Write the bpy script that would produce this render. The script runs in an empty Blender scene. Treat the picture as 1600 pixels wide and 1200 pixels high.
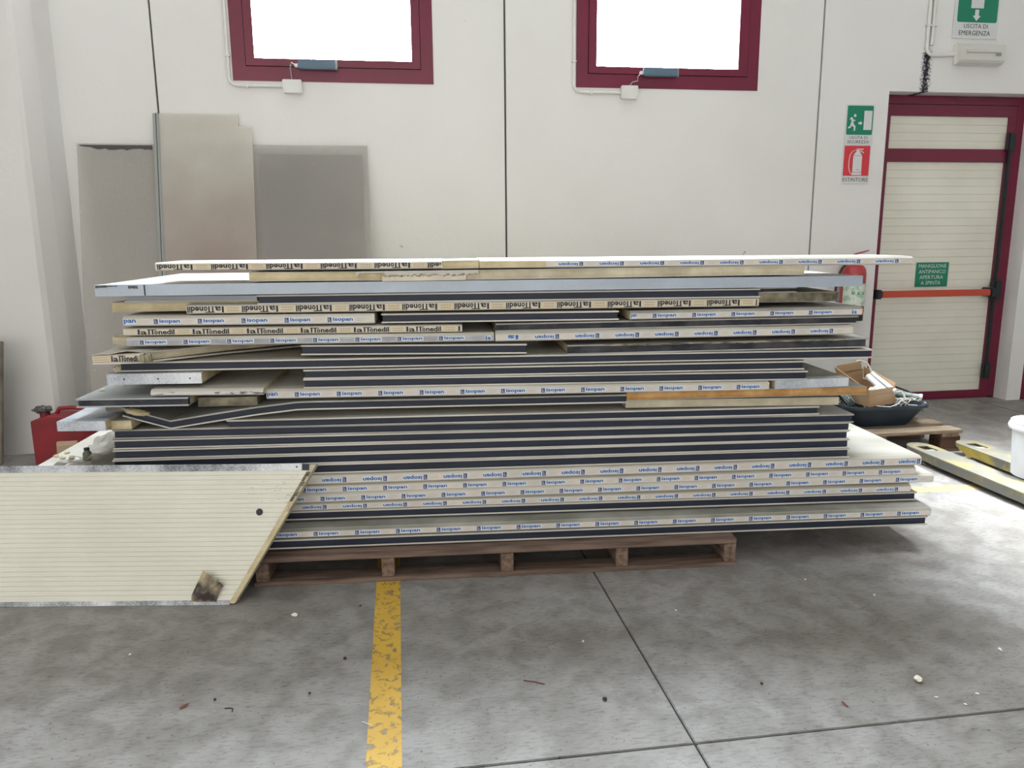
import bpy, bmesh, math, random
from mathutils import Vector, Matrix
random.seed(7)
SC = bpy.context.scene
COL = SC.collection

# ------------------------------------------------------------------ camera
FPX = 1200.0
_d = Vector((50, -6250, -1200)).normalized()
_Z = -_d
_x = Vector((8400, 301, -1200)); _x = (_x - _x.dot(_Z) * _Z).normalized()
_Y = _Z.cross(_x)
RC = Matrix((_x, _Y, _Z))                 # camera space -> world
CAM = Vector((0, 0, 1.38))
cd = bpy.data.cameras.new('camera'); cam = bpy.data.objects.new('camera', cd); COL.objects.link(cam)
cd.sensor_width = 36.0; cd.lens = 27.0; cd.clip_start = 0.05
cam.matrix_world = Matrix.Translation(CAM) @ RC.to_4x4()
SC.camera = cam

# ------------------------------------------------------------------ world, lights, exposure
world = bpy.data.worlds.new('world'); SC.world = world; world.use_nodes = True
bg = world.node_tree.nodes['Background']
bg.inputs[0].default_value = (0.88, 0.935, 1.0, 1); bg.inputs[1].default_value = 52.0
def area(name, loc, rot, sx, sy, power, color):
    l = bpy.data.lights.new(name, 'AREA'); l.shape = 'RECTANGLE'; l.size = sx; l.size_y = sy
    l.energy = power; l.color = color
    o = bpy.data.objects.new(name, l); COL.objects.link(o); o.location = loc; o.rotation_euler = rot
    return o
def portal(loc, rot, sx, sy):
    o = area('window_portal', loc, rot, sx, sy, 1, (1, 1, 1)); o.data.cycles.is_portal = True
# added fill lamps for an assumed gate behind the photographer and unseen roof lights
PW = dict(gate=350, front=95, back=0.5, pool=72)
area('gate_fill', (-3.0, -7.6, 2.6), (math.radians(90), 0, 0), 13, 5.0, PW['gate'], (1.0, 0.93, 0.86))
area('roof_fill_front', (-4.0, -1.5, 6.8), (0, 0, 0), 7, 1.6, PW['front'], (1.0, 0.96, 0.92))
area('roof_fill_back', (0.5, 4.7, 6.85), (0, 0, 0), 13, 1.2, PW['back'], (0.90, 0.95, 1.0))
pool = area('floor_pool_fill', (3.75, 2.95, 6.85), (0, 0, 0), 1.2, 1.6, PW['pool'], (0.93, 0.97, 1.0)); pool.data.spread = math.radians(24)  # added overhead lamp, spread narrowed to throw the bright pool on the floor
SC.view_settings.view_transform = 'Standard'; SC.view_settings.look = 'None'
SC.view_settings.gamma = 1.0; SC.view_settings.use_curve_mapping = False
SC.view_settings.exposure = 0.0

# ------------------------------------------------------------------ pixel helpers
def ray(px, py): return RC @ Vector((px - 800, 600 - py, -FPX))
AN = math.atan(.119 / 2.0)
SU = Vector((math.cos(AN), -math.sin(AN), 0)); SV = Vector((math.sin(AN), math.cos(AN), 0)); SO = Vector((0, 2.968, 0))
def S(px, py, d=0.0):
    r = ray(px, py); p0 = SO + SV * d; t = (p0 - CAM).dot(SV) / r.dot(SV); p = CAM + r * t
    return (p - SO).dot(SU), p.z
def SM(s, d, z): return Matrix.Translation(SO + SU * s + SV * d + Vector((0, 0, z))) @ Matrix.Rotation(-AN, 4, 'Z')

# ------------------------------------------------------------------ materials
def mat(name, col, rough=.6, metal=0., var=None, vscale=8., bump=0., bscale=60., spec=.5, stretch=(1, 1, 1), detail=5, pos=(.35, .65), coat=0):
    m = bpy.data.materials.new(name); m.use_nodes = True; nt = m.node_tree; b = nt.nodes['Principled BSDF']
    b.inputs['Base Color'].default_value = (*col, 1); b.inputs['Roughness'].default_value = rough
    b.inputs['Metallic'].default_value = metal; b.inputs['Specular IOR Level'].default_value = spec
    b.inputs['Coat Weight'].default_value = coat
    tc = nt.nodes.new('ShaderNodeTexCoord'); mp = nt.nodes.new('ShaderNodeMapping'); mp.inputs['Scale'].default_value = stretch
    nt.links.new(tc.outputs['Object'], mp.inputs['Vector'])
    if var:
        n = nt.nodes.new('ShaderNodeTexNoise'); n.inputs['Scale'].default_value = vscale; n.inputs['Detail'].default_value = detail
        nt.links.new(mp.outputs[0], n.inputs['Vector'])
        r = nt.nodes.new('ShaderNodeValToRGB'); r.color_ramp.elements[0].position = pos[0]; r.color_ramp.elements[1].position = pos[1]
        r.color_ramp.elements[0].color = (*var, 1); r.color_ramp.elements[1].color = (*col, 1)
        nt.links.new(n.outputs['Fac'], r.inputs[0]); nt.links.new(r.outputs[0], b.inputs['Base Color'])
    if bump:
        n2 = nt.nodes.new('ShaderNodeTexNoise'); n2.inputs['Scale'].default_value = bscale; n2.inputs['Detail'].default_value = 4
        nt.links.new(mp.outputs[0], n2.inputs['Vector'])
        bp = nt.nodes.new('ShaderNodeBump'); bp.inputs['Strength'].default_value = bump; bp.inputs['Distance'].default_value = .004
        nt.links.new(n2.outputs['Fac'], bp.inputs['Height']); nt.links.new(bp.outputs[0], b.inputs['Normal'])
    return m
M = {}
M['skin'] = mat('painted_sheet_metal', (.70, .68, .62), .38, 0, (.52, .49, .43), 3, stretch=(.6, 2, 2))
M['skin_dirty'] = mat('dusty_sheet_metal', (.50, .49, .45), .5, 0, (.30, .29, .26), 4)
M['skin_dirty_shaded'] = mat('dirty_shaded_sheet', (.38, .37, .33), .6, 0, (.22, .22, .19), 5)  # dirty sheet darkened further to paint in the shade on the second panel's top
M['skin_grey'] = mat('grey_sheet_metal', (.47, .50, .52), .4, 0, (.38, .41, .43), 3)
M['ribbed'] = mat('cream_ribbed_sheet', (.80, .78, .68), .4, 0, (.72, .70, .60), 2.2, detail=6)
M['seal'] = mat('navy_edge_seal', (.018, .025, .050), .5, 0, (.010, .015, .034), 6, stretch=(1, 3, 8))
M['seal_dusty'] = mat('dusty_edge_seal', (.085, .085, .095), .8, 0, (.025, .028, .042), 14, detail=8)
M['tape'] = mat('printed_tape_white', (.80, .73, .66), .35, 0, (.66, .63, .58), 5, stretch=(1, 1, .2), coat=.2)
M['tape_grey'] = mat('printed_tape_grey', (.55, .56, .60), .35, 0, (.35, .37, .43), 14, coat=.2)
M['tape_scuffed'] = mat('scuffed_tape', (.74, .72, .70), .5, 0, (.16, .14, .17), 22, detail=9, stretch=(.7, 1, 2.2), pos=(.40, .47))
M['tape_cream'] = mat('printed_tape_cream', (.74, .68, .55), .4, 0, (.62, .56, .45), 10)
M['foam'] = mat('yellow_foam', (.74, .64, .42), .95, 0, (.58, .49, .30), 12, .6, 90, .1, (1, 1, 1))
M['foam_pale'] = mat('pale_foam', (.72, .66, .50), .95, 0, (.52, .46, .33), 9, .6, 80, .1)
M['foam_aged'] = mat('aged_orange_foam', (.62, .37, .15), .95, 0, (.45, .24, .09), 16, .6, 90, .1)
M['foam_dirty'] = mat('dirty_foam', (.40, .36, .25), .95, 0, (.13, .12, .09), 16, .8, 60, .1, detail=8)
M['ink_blue'] = mat('blue_ink', (.012, .125, .42), .5)
M['ink_navy'] = mat('navy_ink', (.03, .06, .20), .5)
M['ink_pale'] = mat('pale_blue_ink', (.74, .77, .80), .5)
M['ink_black'] = mat('black_ink', (.012, .012, .016), .5)
M['ink_grey'] = mat('grey_ink', (.36, .33, .33), .5)
M['ink_tan'] = mat('tan_ink', (.72, .60, .40), .5)
M['black'] = mat('black_plastic', (.012, .014, .018), .45)
M['dark'] = mat('dark_rubber', (.02, .022, .028), .7)
M['maroon'] = mat('maroon_lacquer', (.165, .010, .038), .32, 0, (.14, .009, .032), 3)
M['pvc'] = mat('white_plastic', (.74, .73, .70), .4)
M['tub'] = mat('navy_mortar_tub', (.010, .020, .036), .5, 0, (.020, .035, .055), 6)
M['red'] = mat('red_lacquer', (.42, .045, .05), .3)
M['redcan'] = mat('red_plastic_can', (.34, .018, .03), .45, 0, (.20, .02, .025), 6)
M['bar_red'] = mat('orange_red_bar', (.50, .065, .03), .35)
M['green'] = mat('safety_green', (.005, .20, .115), .45)
M['sign_red'] = mat('safety_red', (.58, .035, .05), .45)
M['sign'] = mat('sign_plate', (.66, .67, .67), .4)
M['card'] = mat('cardboard', (.46, .31, .18), .85, 0, (.38, .25, .14), 4, stretch=(1, 1, 5))
M['white_pail'] = mat('white_pail', (.84, .86, .90), .35, 0, (.76, .78, .80), 10)
M['fork_top'] = mat('worn_fork_paint', (.21, .205, .18), .55, .1, (.32, .27, .14), 7, detail=7, pos=(.36, .56))
M['fork_grey'] = mat('greasy_fork_side', (.13, .13, .11), .5, 0, (.24, .19, .07), 8, detail=7, pos=(.30, .40))
M['fork_yellow'] = mat('yellow_fork_paint', (.17, .16, .13), .5, 0, (.42, .31, .05), 9, detail=7, pos=(.42, .56))
M['rag'] = mat('dirty_rag', (.16, .15, .14), .95, 0, (.07, .07, .07), 20, .8, 80)
M['leaf'] = mat('dry_leaf', (.16, .045, .03), .7)
M['stone'] = mat('pale_chip', (.80, .77, .68), .9)
M['pebble'] = mat('dark_pebble', (.04, .035, .03), .9)
M['lens'] = mat('lamp_lens', (.66, .65, .60), .3, coat=.3)
M['green_bottle'] = mat('dull_green_plastic', (.12, .14, .09), .5)
M['cable'] = mat('grey_cable', (.30, .32, .30), .6)
M['wire_w'] = mat('white_wire', (.72, .70, .62), .5)
M['duct'] = mat('silver_duct', (.42, .47, .47), .4, .4, (.22, .27, .27), 20)
M['blueplastic'] = mat('blue_grey_actuator', (.10, .16, .22), .45)
M['concrete_fill'] = mat('joint_filler', (.10, .10, .10), .9)
M['roof'] = mat('roof_deck', (.60, .60, .57), .8)
M['dust'] = mat('brown_board', (.17, .14, .11), .9, 0, (.30, .27, .23), 6, .5, 30, detail=8)

def wood(name, a, b, sc=(1.2, 14, 14)):
    m = mat(name, a, .85, 0, b, 3.5, .5, 30, .2, stretch=sc, detail=9, pos=(.3, .62)); return m
M['wood'] = wood('weathered_wood', (.235, .165, .13), (.10, .066, .052))
M['wood_y'] = wood('weathered_wood_deep', (.27, .19, .145), (.11, .07, .05), (14, 1.2, 14))
M['wood_pale'] = wood('pale_pallet_wood', (.33, .26, .19), (.17, .125, .085))
M['offcut'] = wood('pinkish_offcut', (.60, .44, .31), (.44, .31, .21))
M['wood_red'] = wood('reddish_block_wood', (.17, .09, .06), (.08, .042, .03))

def galv(name, c1, c2, rough, metal):
    m = bpy.data.materials.new(name); m.use_nodes = True; nt = m.node_tree; b = nt.nodes['Principled BSDF']
    tc = nt.nodes.new('ShaderNodeTexCoord'); v = nt.nodes.new('ShaderNodeTexVoronoi'); v.inputs['Scale'].default_value = 220
    n = nt.nodes.new('ShaderNodeTexNoise'); n.inputs['Scale'].default_value = 5; n.inputs['Detail'].default_value = 8
    nt.links.new(tc.outputs['Object'], v.inputs['Vector']); nt.links.new(tc.outputs['Object'], n.inputs['Vector'])
    mx = nt.nodes.new('ShaderNodeMath'); mx.operation = 'MULTIPLY_ADD'; mx.inputs[1].default_value = .18
    nt.links.new(v.outputs['Color'], mx.inputs[0]); nt.links.new(n.outputs['Fac'], mx.inputs[2])
    r = nt.nodes.new('ShaderNodeValToRGB'); r.color_ramp.elements[0].position = .45; r.color_ramp.elements[1].position = .75
    r.color_ramp.elements[0].color = (*c2, 1); r.color_ramp.elements[1].color = (*c1, 1)
    nt.links.new(mx.outputs[0], r.inputs[0]); nt.links.new(r.outputs[0], b.inputs['Base Color'])
    b.inputs['Metallic'].default_value = metal; b.inputs['Roughness'].default_value = rough
    return m
M['galv'] = galv('galvanised_steel', (.78, .82, .86), (.40, .44, .50), .45, .45)
M['galv_dark'] = galv('tarnished_steel', (.66, .69, .72), (.13, .14, .16), .45, .45)
M['steel_blue'] = galv('blue_grey_steel', (.46, .52, .60), (.40, .46, .53), .42, .25)

def wall_mat():
    m = bpy.data.materials.new('painted_precast_wall'); m.use_nodes = True; nt = m.node_tree; N = nt.nodes.new; L = nt.links.new
    b = nt.nodes['Principled BSDF']; b.inputs['Roughness'].default_value = .75; b.inputs['Specular IOR Level'].default_value = .25
    geo = N('ShaderNodeNewGeometry'); sep = N('ShaderNodeSeparateXYZ'); L(geo.outputs['Position'], sep.inputs[0])
    n = N('ShaderNodeTexNoise'); n.inputs['Scale'].default_value = .9; n.inputs['Detail'].default_value = 6; L(geo.outputs['Position'], n.inputs['Vector'])
    r = N('ShaderNodeValToRGB'); e = r.color_ramp.elements; e[0].position = .3; e[1].position = .7
    e[0].color = (.745, .73, .71, 1); e[1].color = (.80, .79, .775, 1); L(n.outputs['Fac'], r.inputs[0])
    # soot-like mould along the crack under the conduits: a stain with its own shape
    def math_(op, a, bb=None, c=None):
        q = N('ShaderNodeMath'); q.operation = op
        for i, v in enumerate((a, bb, c)):
            if v is None: continue
            if isinstance(v, (int, float)): q.inputs[i].default_value = v
            else: L(v, q.inputs[i])
        return q.outputs[0]
    n2 = N('ShaderNodeTexNoise'); n2.inputs['Scale'].default_value = 60; n2.inputs['Detail'].default_value = 10; n2.inputs['Roughness'].default_value = .75; L(geo.outputs['Position'], n2.inputs['Vector'])
    dx = math_('ABSOLUTE', math_('SUBTRACT', sep.outputs['X'], 4.003))
    near = math_('SUBTRACT', 1.0, math_('DIVIDE', dx, .055))
    zlo = math_('GREATER_THAN', sep.outputs['Z'], 2.40)
    zhi = math_('SMOOTH_MIN', math_('MAXIMUM', math_('DIVIDE', math_('SUBTRACT', 2.775, sep.outputs['Z']), .06), 0.0), 1.0, .1)
    f = math_('MULTIPLY', math_('MULTIPLY', near, zlo), zhi)
    f = math_('ADD', f, math_('MULTIPLY', math_('SUBTRACT', n2.outputs['Fac'], .54), 3.2))
    f = math_('MULTIPLY', math_('MULTIPLY', math_('SUBTRACT', f, .10), 1.9), math_('GREATER_THAN', near, -.25))
    cl = N('ShaderNodeClamp'); L(math_('MULTIPLY', f, math_('MULTIPLY', zlo, zhi)), cl.inputs[0])
    # small scuffs
    n3 = N('ShaderNodeTexNoise'); n3.inputs['Scale'].default_value = 14; n3.inputs['Detail'].default_value = 2; L(geo.outputs['Position'], n3.inputs['Vector'])
    r3 = N('ShaderNodeValToRGB'); r3.color_ramp.elements[0].position = .76; r3.color_ramp.elements[1].position = .80
    L(n3.outputs['Fac'], r3.inputs[0])
    mx = N('ShaderNodeMix'); mx.data_type = 'RGBA'; L(r3.outputs[0], mx.inputs[0]); L(r.outputs[0], mx.inputs[6]); mx.inputs[7].default_value = (.5, .47, .43, 1)
    mx2 = N('ShaderNodeMix'); mx2.data_type = 'RGBA'; L(cl.outputs[0], mx2.inputs[0]); L(mx.outputs[2], mx2.inputs[6]); mx2.inputs[7].default_value = (.018, .016, .028, 1)
    L(mx2.outputs[2], b.inputs['Base Color'])
    bn = N('ShaderNodeTexNoise'); bn.inputs['Scale'].default_value = 25; bn.inputs['Detail'].default_value = 5; L(geo.outputs['Position'], bn.inputs['Vector'])
    bp = N('ShaderNodeBump'); bp.inputs['Strength'].default_value = .15; bp.inputs['Distance'].default_value = .01
    L(bn.outputs['Fac'], bp.inputs['Height']); L(bp.outputs[0], b.inputs['Normal'])
    return m
M['wall'] = wall_mat()

def floor_mat():
    m = bpy.data.materials.new('worn_concrete_floor'); m.use_nodes = True; nt = m.node_tree; N = nt.nodes.new; L = nt.links.new
    b = nt.nodes['Principled BSDF']
    geo = N('ShaderNodeNewGeometry')
    def noise(s, d, dist=0, sc=None):
        n = N('ShaderNodeTexNoise'); n.inputs['Scale'].default_value = s; n.inputs['Detail'].default_value = d; n.inputs['Distortion'].default_value = dist
        if sc:
            mp = N('ShaderNodeMapping'); mp.inputs['Scale'].default_value = sc; mp.inputs['Rotation'].default_value = (0, 0, .5)
            L(geo.outputs['Position'], mp.inputs['Vector']); L(mp.outputs[0], n.inputs['Vector'])
        else: L(geo.outputs['Position'], n.inputs['Vector'])
        return n.outputs['Fac']
    def ramp(src, p0, p1, c0, c1):
        r = N('ShaderNodeValToRGB'); e = r.color_ramp.elements; e[0].position = p0; e[1].position = p1; e[0].color = (*c0, 1); e[1].color = (*c1, 1)
        L(src, r.inputs[0]); return r.outputs[0]
    def mul(a, c, f=1.0):
        x = N('ShaderNodeMix'); x.data_type = 'RGBA'; x.blend_type = 'MULTIPLY'; x.inputs[0].default_value = f; L(a, x.inputs[6]); L(c, x.inputs[7]); return x.outputs[2]
    base = ramp(noise(1.6, 12, .25), .30, .70, (.245, .228, .208), (.345, .335, .325))
    c = mul(base, ramp(noise(8, 13, .5), .38, .60, (.74, .725, .71), (1.04, 1.04, 1.05)))
    c = mul(c, ramp(noise(30, 9, .5, (1, 3.5, 1)), .32, .50, (.72, .71, .70), (1, 1, 1)))
    c = mul(c, ramp(noise(95, 4), .29, .36, (.40, .38, .36), (1, 1, 1)))
    L(c, b.inputs['Base Color'])
    rr = N('ShaderNodeMapRange'); rr.inputs['To Min'].default_value = .34; rr.inputs['To Max'].default_value = .62
    L(noise(5, 7, .5), rr.inputs['Value']); L(rr.outputs[0], b.inputs['Roughness'])
    bp = N('ShaderNodeBump'); bp.inputs['Strength'].default_value = .12; bp.inputs['Distance'].default_value = .004
    L(noise(45, 6), bp.inputs['Height']); L(bp.outputs[0], b.inputs['Normal'])
    return m
M['floor'] = floor_mat()

def paint_mat(ca=(.52, .30, .035, 1), cb=(.74, .47, .07, 1)):
    m = bpy.data.materials.new('worn_yellow_paint'); m.use_nodes = True; nt = m.node_tree; N = nt.nodes.new; L = nt.links.new
    b = nt.nodes['Principled BSDF']; out = nt.nodes['Material Output']
    geo = N('ShaderNodeNewGeometry'); n = N('ShaderNodeTexNoise'); n.inputs['Scale'].default_value = 34; n.inputs['Detail'].default_value = 12; n.inputs['Roughness'].default_value = .68; n.inputs['Distortion'].default_value = .6
    L(geo.outputs['Position'], n.inputs['Vector'])
    n2 = N('ShaderNodeTexNoise'); n2.inputs['Scale'].default_value = 5; L(geo.outputs['Position'], n2.inputs['Vector'])
    r2 = N('ShaderNodeValToRGB'); r2.color_ramp.elements[0].color = ca; r2.color_ramp.elements[1].color = cb
    L(n2.outputs['Fac'], r2.inputs[0]); L(r2.outputs[0], b.inputs['Base Color']); b.inputs['Roughness'].default_value = .55
    r = N('ShaderNodeValToRGB'); r.color_ramp.elements[0].position = .37; r.color_ramp.elements[1].position = .47; L(n.outputs['Fac'], r.inputs[0])
    t = N('ShaderNodeBsdfTransparent'); mx = N('ShaderNodeMixShader'); L(r.outputs[0], mx.inputs[0]); L(t.outputs[0], mx.inputs[1]); L(b.outputs[0], mx.inputs[2]); L(mx.outputs[0], out.inputs['Surface'])
    return m
M['paint'] = paint_mat()
M['paint_pale'] = paint_mat((.40, .32, .17, 1), (.58, .44, .20, 1))

def sheet_mat(name, col, opac, brown=None, flute=150, grad=None):
    m = bpy.data.materials.new(name); m.use_nodes = True; nt = m.node_tree; N = nt.nodes.new; L = nt.links.new
    b = nt.nodes['Principled BSDF']; out = nt.nodes['Material Output']; b.inputs['Roughness'].default_value = .35
    geo = N('ShaderNodeNewGeometry'); sep = N('ShaderNodeSeparateXYZ'); L(geo.outputs['Position'], sep.inputs[0])
    n = N('ShaderNodeTexNoise'); n.inputs['Scale'].default_value = 2.2; n.inputs['Detail'].default_value = 6; L(geo.outputs['Position'], n.inputs['Vector'])
    r = N('ShaderNodeValToRGB'); e = r.color_ramp.elements; e[0].position = .35; e[1].position = .7
    e[0].color = (*[k * .86 for k in col], 1); e[1].color = (*col, 1); L(n.outputs['Fac'], r.inputs[0]); c = r.outputs[0]
    if brown:   # the dirt film that has crept up inside the flutes, ending at an uneven tide line
        a = N('ShaderNodeMath'); a.operation = 'MULTIPLY_ADD'; a.inputs[1].default_value = .55; L(n.outputs['Fac'], a.inputs[0]); L(sep.outputs['Z'], a.inputs[2])
        rr = N('ShaderNodeValToRGB'); rr.color_ramp.elements[0].position = grad[0]; rr.color_ramp.elements[1].position = grad[1]
        q = N('ShaderNodeMath'); q.operation = 'DIVIDE'; q.inputs[1].default_value = 3.0; L(a.outputs[0], q.inputs[0]); L(q.outputs[0], rr.inputs[0])
        mx = N('ShaderNodeMix'); mx.data_type = 'RGBA'; L(rr.outputs[0], mx.inputs[0]); mx.inputs[6].default_value = (*brown, 1); L(c, mx.inputs[7]); c = mx.outputs[2]
    L(c, b.inputs['Base Color'])
    w = N('ShaderNodeTexWave'); w.wave_type = 'BANDS'; w.bands_direction = 'X'; w.inputs['Scale'].default_value = flute / 6.283; L(geo.outputs['Position'], w.inputs['Vector'])
    mr = N('ShaderNodeMapRange'); mr.inputs['To Min'].default_value = max(0, opac - .025); mr.inputs['To Max'].default_value = min(1, opac + .025); L(w.outputs['Fac'], mr.inputs['Value'])
    t = N('ShaderNodeBsdfTransparent'); t.inputs[0].default_value = (.93, .92, .90, 1)
    ms = N('ShaderNodeMixShader'); L(mr.outputs[0], ms.inputs[0]); L(t.outputs[0], ms.inputs[1]); L(b.outputs[0], ms.inputs[2]); L(ms.outputs[0], out.inputs['Surface'])
    return m
M['poly'] = sheet_mat('clear_fluted_sheet', (.50, .475, .455), .30)
M['poly_tall'] = sheet_mat('cream_fluted_sheet', (.86, .82, .75), .42, (.47, .34, .31), 170, (.40, .74))
M['poly_grey'] = sheet_mat('grey_film_sheet', (.60, .59, .60), .42)
M['grime'] = sheet_mat('black_grime', (.03, .025, .03), .85)
M['film'] = sheet_mat('milky_plastic_film', (.62, .60, .55), .55, flute=60)
def glass_mat():
    m = bpy.data.materials.new('window_glass'); m.use_nodes = True; nt = m.node_tree; N = nt.nodes.new; L = nt.links.new
    out = nt.nodes['Material Output']; t = N('ShaderNodeBsdfTransparent'); t.inputs[0].default_value = (.95, .97, .97, 1)
    g = N('ShaderNodeBsdfGlossy'); g.inputs['Roughness'].default_value = .02; mx = N('ShaderNodeMixShader'); mx.inputs[0].default_value = .05
    L(t.outputs[0], mx.inputs[1]); L(g.outputs[0], mx.inputs[2]); L(mx.outputs[0], out.inputs['Surface']); return m
M['glass'] = glass_mat()

# ------------------------------------------------------------------ mesh builder
class MB:
    def __init__(self): self.v = []; self.f = []; self.sm = []
    def add(self, vs, fs, smooth=False):
        b = len(self.v); self.v += [tuple(p) for p in vs]; self.f += [tuple(i + b for i in q) for q in fs]; self.sm += [smooth] * len(fs)
        return self
    def box(self, x0, x1, y0, y1, z0, z1, mtx=None, bev=0.0):
        bm = bmesh.new()
        vs = [bm.verts.new((x, y, z)) for x in (x0, x1) for y in (y0, y1) for z in (z0, z1)]
        for q in ((0, 1, 3, 2), (4, 6, 7, 5), (0, 4, 5, 1), (2, 3, 7, 6), (0, 2, 6, 4), (1, 5, 7, 3)): bm.faces.new([vs[i] for i in q])
        if bev: bmesh.ops.bevel(bm, geom=bm.edges[:], offset=bev, segments=2, affect='EDGES', clamp_overlap=True)
        if mtx: bmesh.ops.transform(bm, matrix=mtx, verts=bm.verts)
        bm.verts.index_update()
        self.add([v.co[:] for v in bm.verts], [[v.index for v in f.verts] for f in bm.faces]); bm.free(); return self
    def prism(self, poly, x0, x1, axis='x', mtx=None):
        """polygon swept along an axis; poly in the two other axes"""
        def P(a, b, t): return {'x': (t, a, b), 'y': (a, t, b), 'z': (a, b, t)}[axis]
        n = len(poly); vs = [P(a, b, x0) for a, b in poly] + [P(a, b, x1) for a, b in poly]
        if mtx: vs = [tuple(mtx @ Vector(q)) for q in vs]
        fs = [(i, (i + 1) % n, n + (i + 1) % n, n + i) for i in range(n)] + [tuple(range(n)), tuple(range(2 * n - 1, n - 1, -1))]
        return self.add(vs, fs)
    def sweep(self, prof, stations):
        """prof (y,z) closed; stations (x, dz, yf): front verts (y<.5) shift by yf"""
        n = len(prof); vs = []
        for x, dz, yf in stations:
            for y, z in prof: vs.append((x, y + (yf if y < .5 else 0), z + dz))
        fs = []
        for k in range(len(stations) - 1):
            for i in range(n):
                j = (i + 1) % n; fs.append((k * n + i, k * n + j, (k + 1) * n + j, (k + 1) * n + i))
        fs += [tuple(range(n)), tuple(range(len(vs) - 1, len(vs) - n - 1, -1))]
        return self.add(vs, fs)
    def tube(self, pts, r, seg=10, cap=True):
        pts = [Vector(p) for p in pts]; rings = []; up = Vector((0, 0, 1)); last = None
        rs = r if isinstance(r, (list, tuple)) else [r] * len(pts)
        for i, p in enumerate(pts):
            d = (pts[min(i + 1, len(pts) - 1)] - pts[max(i - 1, 0)]).normalized()
            if last is None:
                a = d.cross(up) if abs(d.z) < .9 else d.cross(Vector((1, 0, 0)))
            else: a = last - d * last.dot(d)
            a.normalize(); last = a; b = d.cross(a)
            rings.append([p + (a * math.cos(t) + b * math.sin(t)) * rs[i] for t in [k * 2 * math.pi / seg for k in range(seg)]])
        vs = [q for g in rings for q in g]; fs = []
        for k in range(len(rings) - 1):
            for i in range(seg):
                j = (i + 1) % seg; fs.append((k * seg + i, k * seg + j, (k + 1) * seg + j, (k + 1) * seg + i))
        if cap: fs += [tuple(range(seg))[::-1], tuple(range(len(vs) - seg, len(vs)))]
        return self.add(vs, fs, True)
    def lathe(self, prof, c=(0, 0, 0), seg=32, mtx=None):
        vs = []; n = len(prof)
        for k in range(seg):
            t = k * 2 * math.pi / seg
            for r, z in prof:
                q = Vector((c[0] + r * math.cos(t), c[1] + r * math.sin(t), c[2] + z)); vs.append(tuple(mtx @ q) if mtx else tuple(q))
        fs = [(k * n + i, ((k + 1) % seg) * n + i, ((k + 1) % seg) * n + i + 1, k * n + i + 1) for k in range(seg) for i in range(n - 1)]
        return self.add(vs, fs, True)
    def build(self, name, m, parent=None, label=None, mtx=None):
        me = bpy.data.meshes.new(name); me.from_pydata(self.v, [], self.f)
        bm = bmesh.new(); bm.from_mesh(me); bmesh.ops.recalc_face_normals(bm, faces=bm.faces); bm.to_mesh(me); bm.free()
        if any(self.sm):
            for p, s in zip(me.polygons, self.sm): p.use_smooth = s
            try: me.set_sharp_from_angle(angle=math.radians(40))
            except Exception: pass
        me.materials.append(M[m]); o = bpy.data.objects.new(name, me); COL.objects.link(o)
        if parent: o.parent = parent
        if mtx: o.matrix_local = mtx
        if label: o['label'] = label
        return o
def thing(name, label, cat, mtx=None, group=None):
    o = bpy.data.objects.new(name, None); COL.objects.link(o); o.empty_display_size = .1
    if mtx: o.matrix_world = mtx
    o['label'] = label; o['category'] = cat
    if group: o['group'] = group
    return o
def tag(o, label, cat, group=None):
    o['label'] = label; o['category'] = cat
    if group: o['group'] = group
    return o
def struct(name, mtx=None):
    o = bpy.data.objects.new(name, None); COL.objects.link(o); o['kind'] = 'structure'
    if mtx: o.matrix_world = mtx
    return o
def T(x, y, z): return Matrix.Translation((x, y, z))

# ------------------------------------------------------------------ text geometry
def text_geo(body, bold=.0, res=2):
    c = bpy.data.curves.new('t', 'FONT'); c.body = body; c.offset = bold; c.resolution_u = res; c.align_x = 'CENTER'
    o = bpy.data.objects.new('t', c); COL.objects.link(o); dg = bpy.context.evaluated_depsgraph_get()
    me = bpy.data.meshes.new_from_object(o.evaluated_get(dg)); vs = [(v.co.x, v.co.y) for v in me.vertices]; fs = [tuple(p.vertices) for p in me.polygons]
    bpy.data.objects.remove(o); bpy.data.curves.remove(c); bpy.data.meshes.remove(me)
    x0 = min(v[0] for v in vs); x1 = max(v[0] for v in vs); y0 = min(v[1] for v in vs); y1 = max(v[1] for v in vs)
    return [((v[0] - x0) / (x1 - x0), (v[1] - y0) / (y1 - y0)) for v in vs], fs
TX = {}
def put_text(mb, body, x, z, w, h, y, flip=False, bold=.02, depth=.0, cx=None, cz=None):
    """flat lettering in the local xz plane facing -y; flip = turned upside down about its own centre"""
    if (body, bold) not in TX: TX[(body, bold)] = text_geo(body, bold)
    vs, fs = TX[(body, bold)]; out = []
    for a, b in vs:
        if flip: a, b = 1 - a, 1 - b
        out.append((x + a * w, y, z + b * h))
    mb.add(out, fs)
def quad(mb, x0, x1, z0, z1, y): mb.add([(x0, y, z0), (x1, y, z0), (x1, y, z1), (x0, y, z1)], [(0, 1, 2, 3)])
def poly(mb, pts, y): mb.add([(a, y, b) for a, b in pts], [tuple(range(len(pts)))])
def rrect(x0, x1, z0, z1, r, n=5):
    out = []
    for cx, cz, a0 in ((x1 - r, z0 + r, -90), (x1 - r, z1 - r, 0), (x0 + r, z1 - r, 90), (x0 + r, z0 + r, 180)):
        for k in range(n + 1):
            a = math.radians(a0 + 90 * k / n); out.append((cx + r * math.cos(a), cz + r * math.sin(a)))
    return out

# =================================================================== SETTING
WY = 5.63
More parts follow.
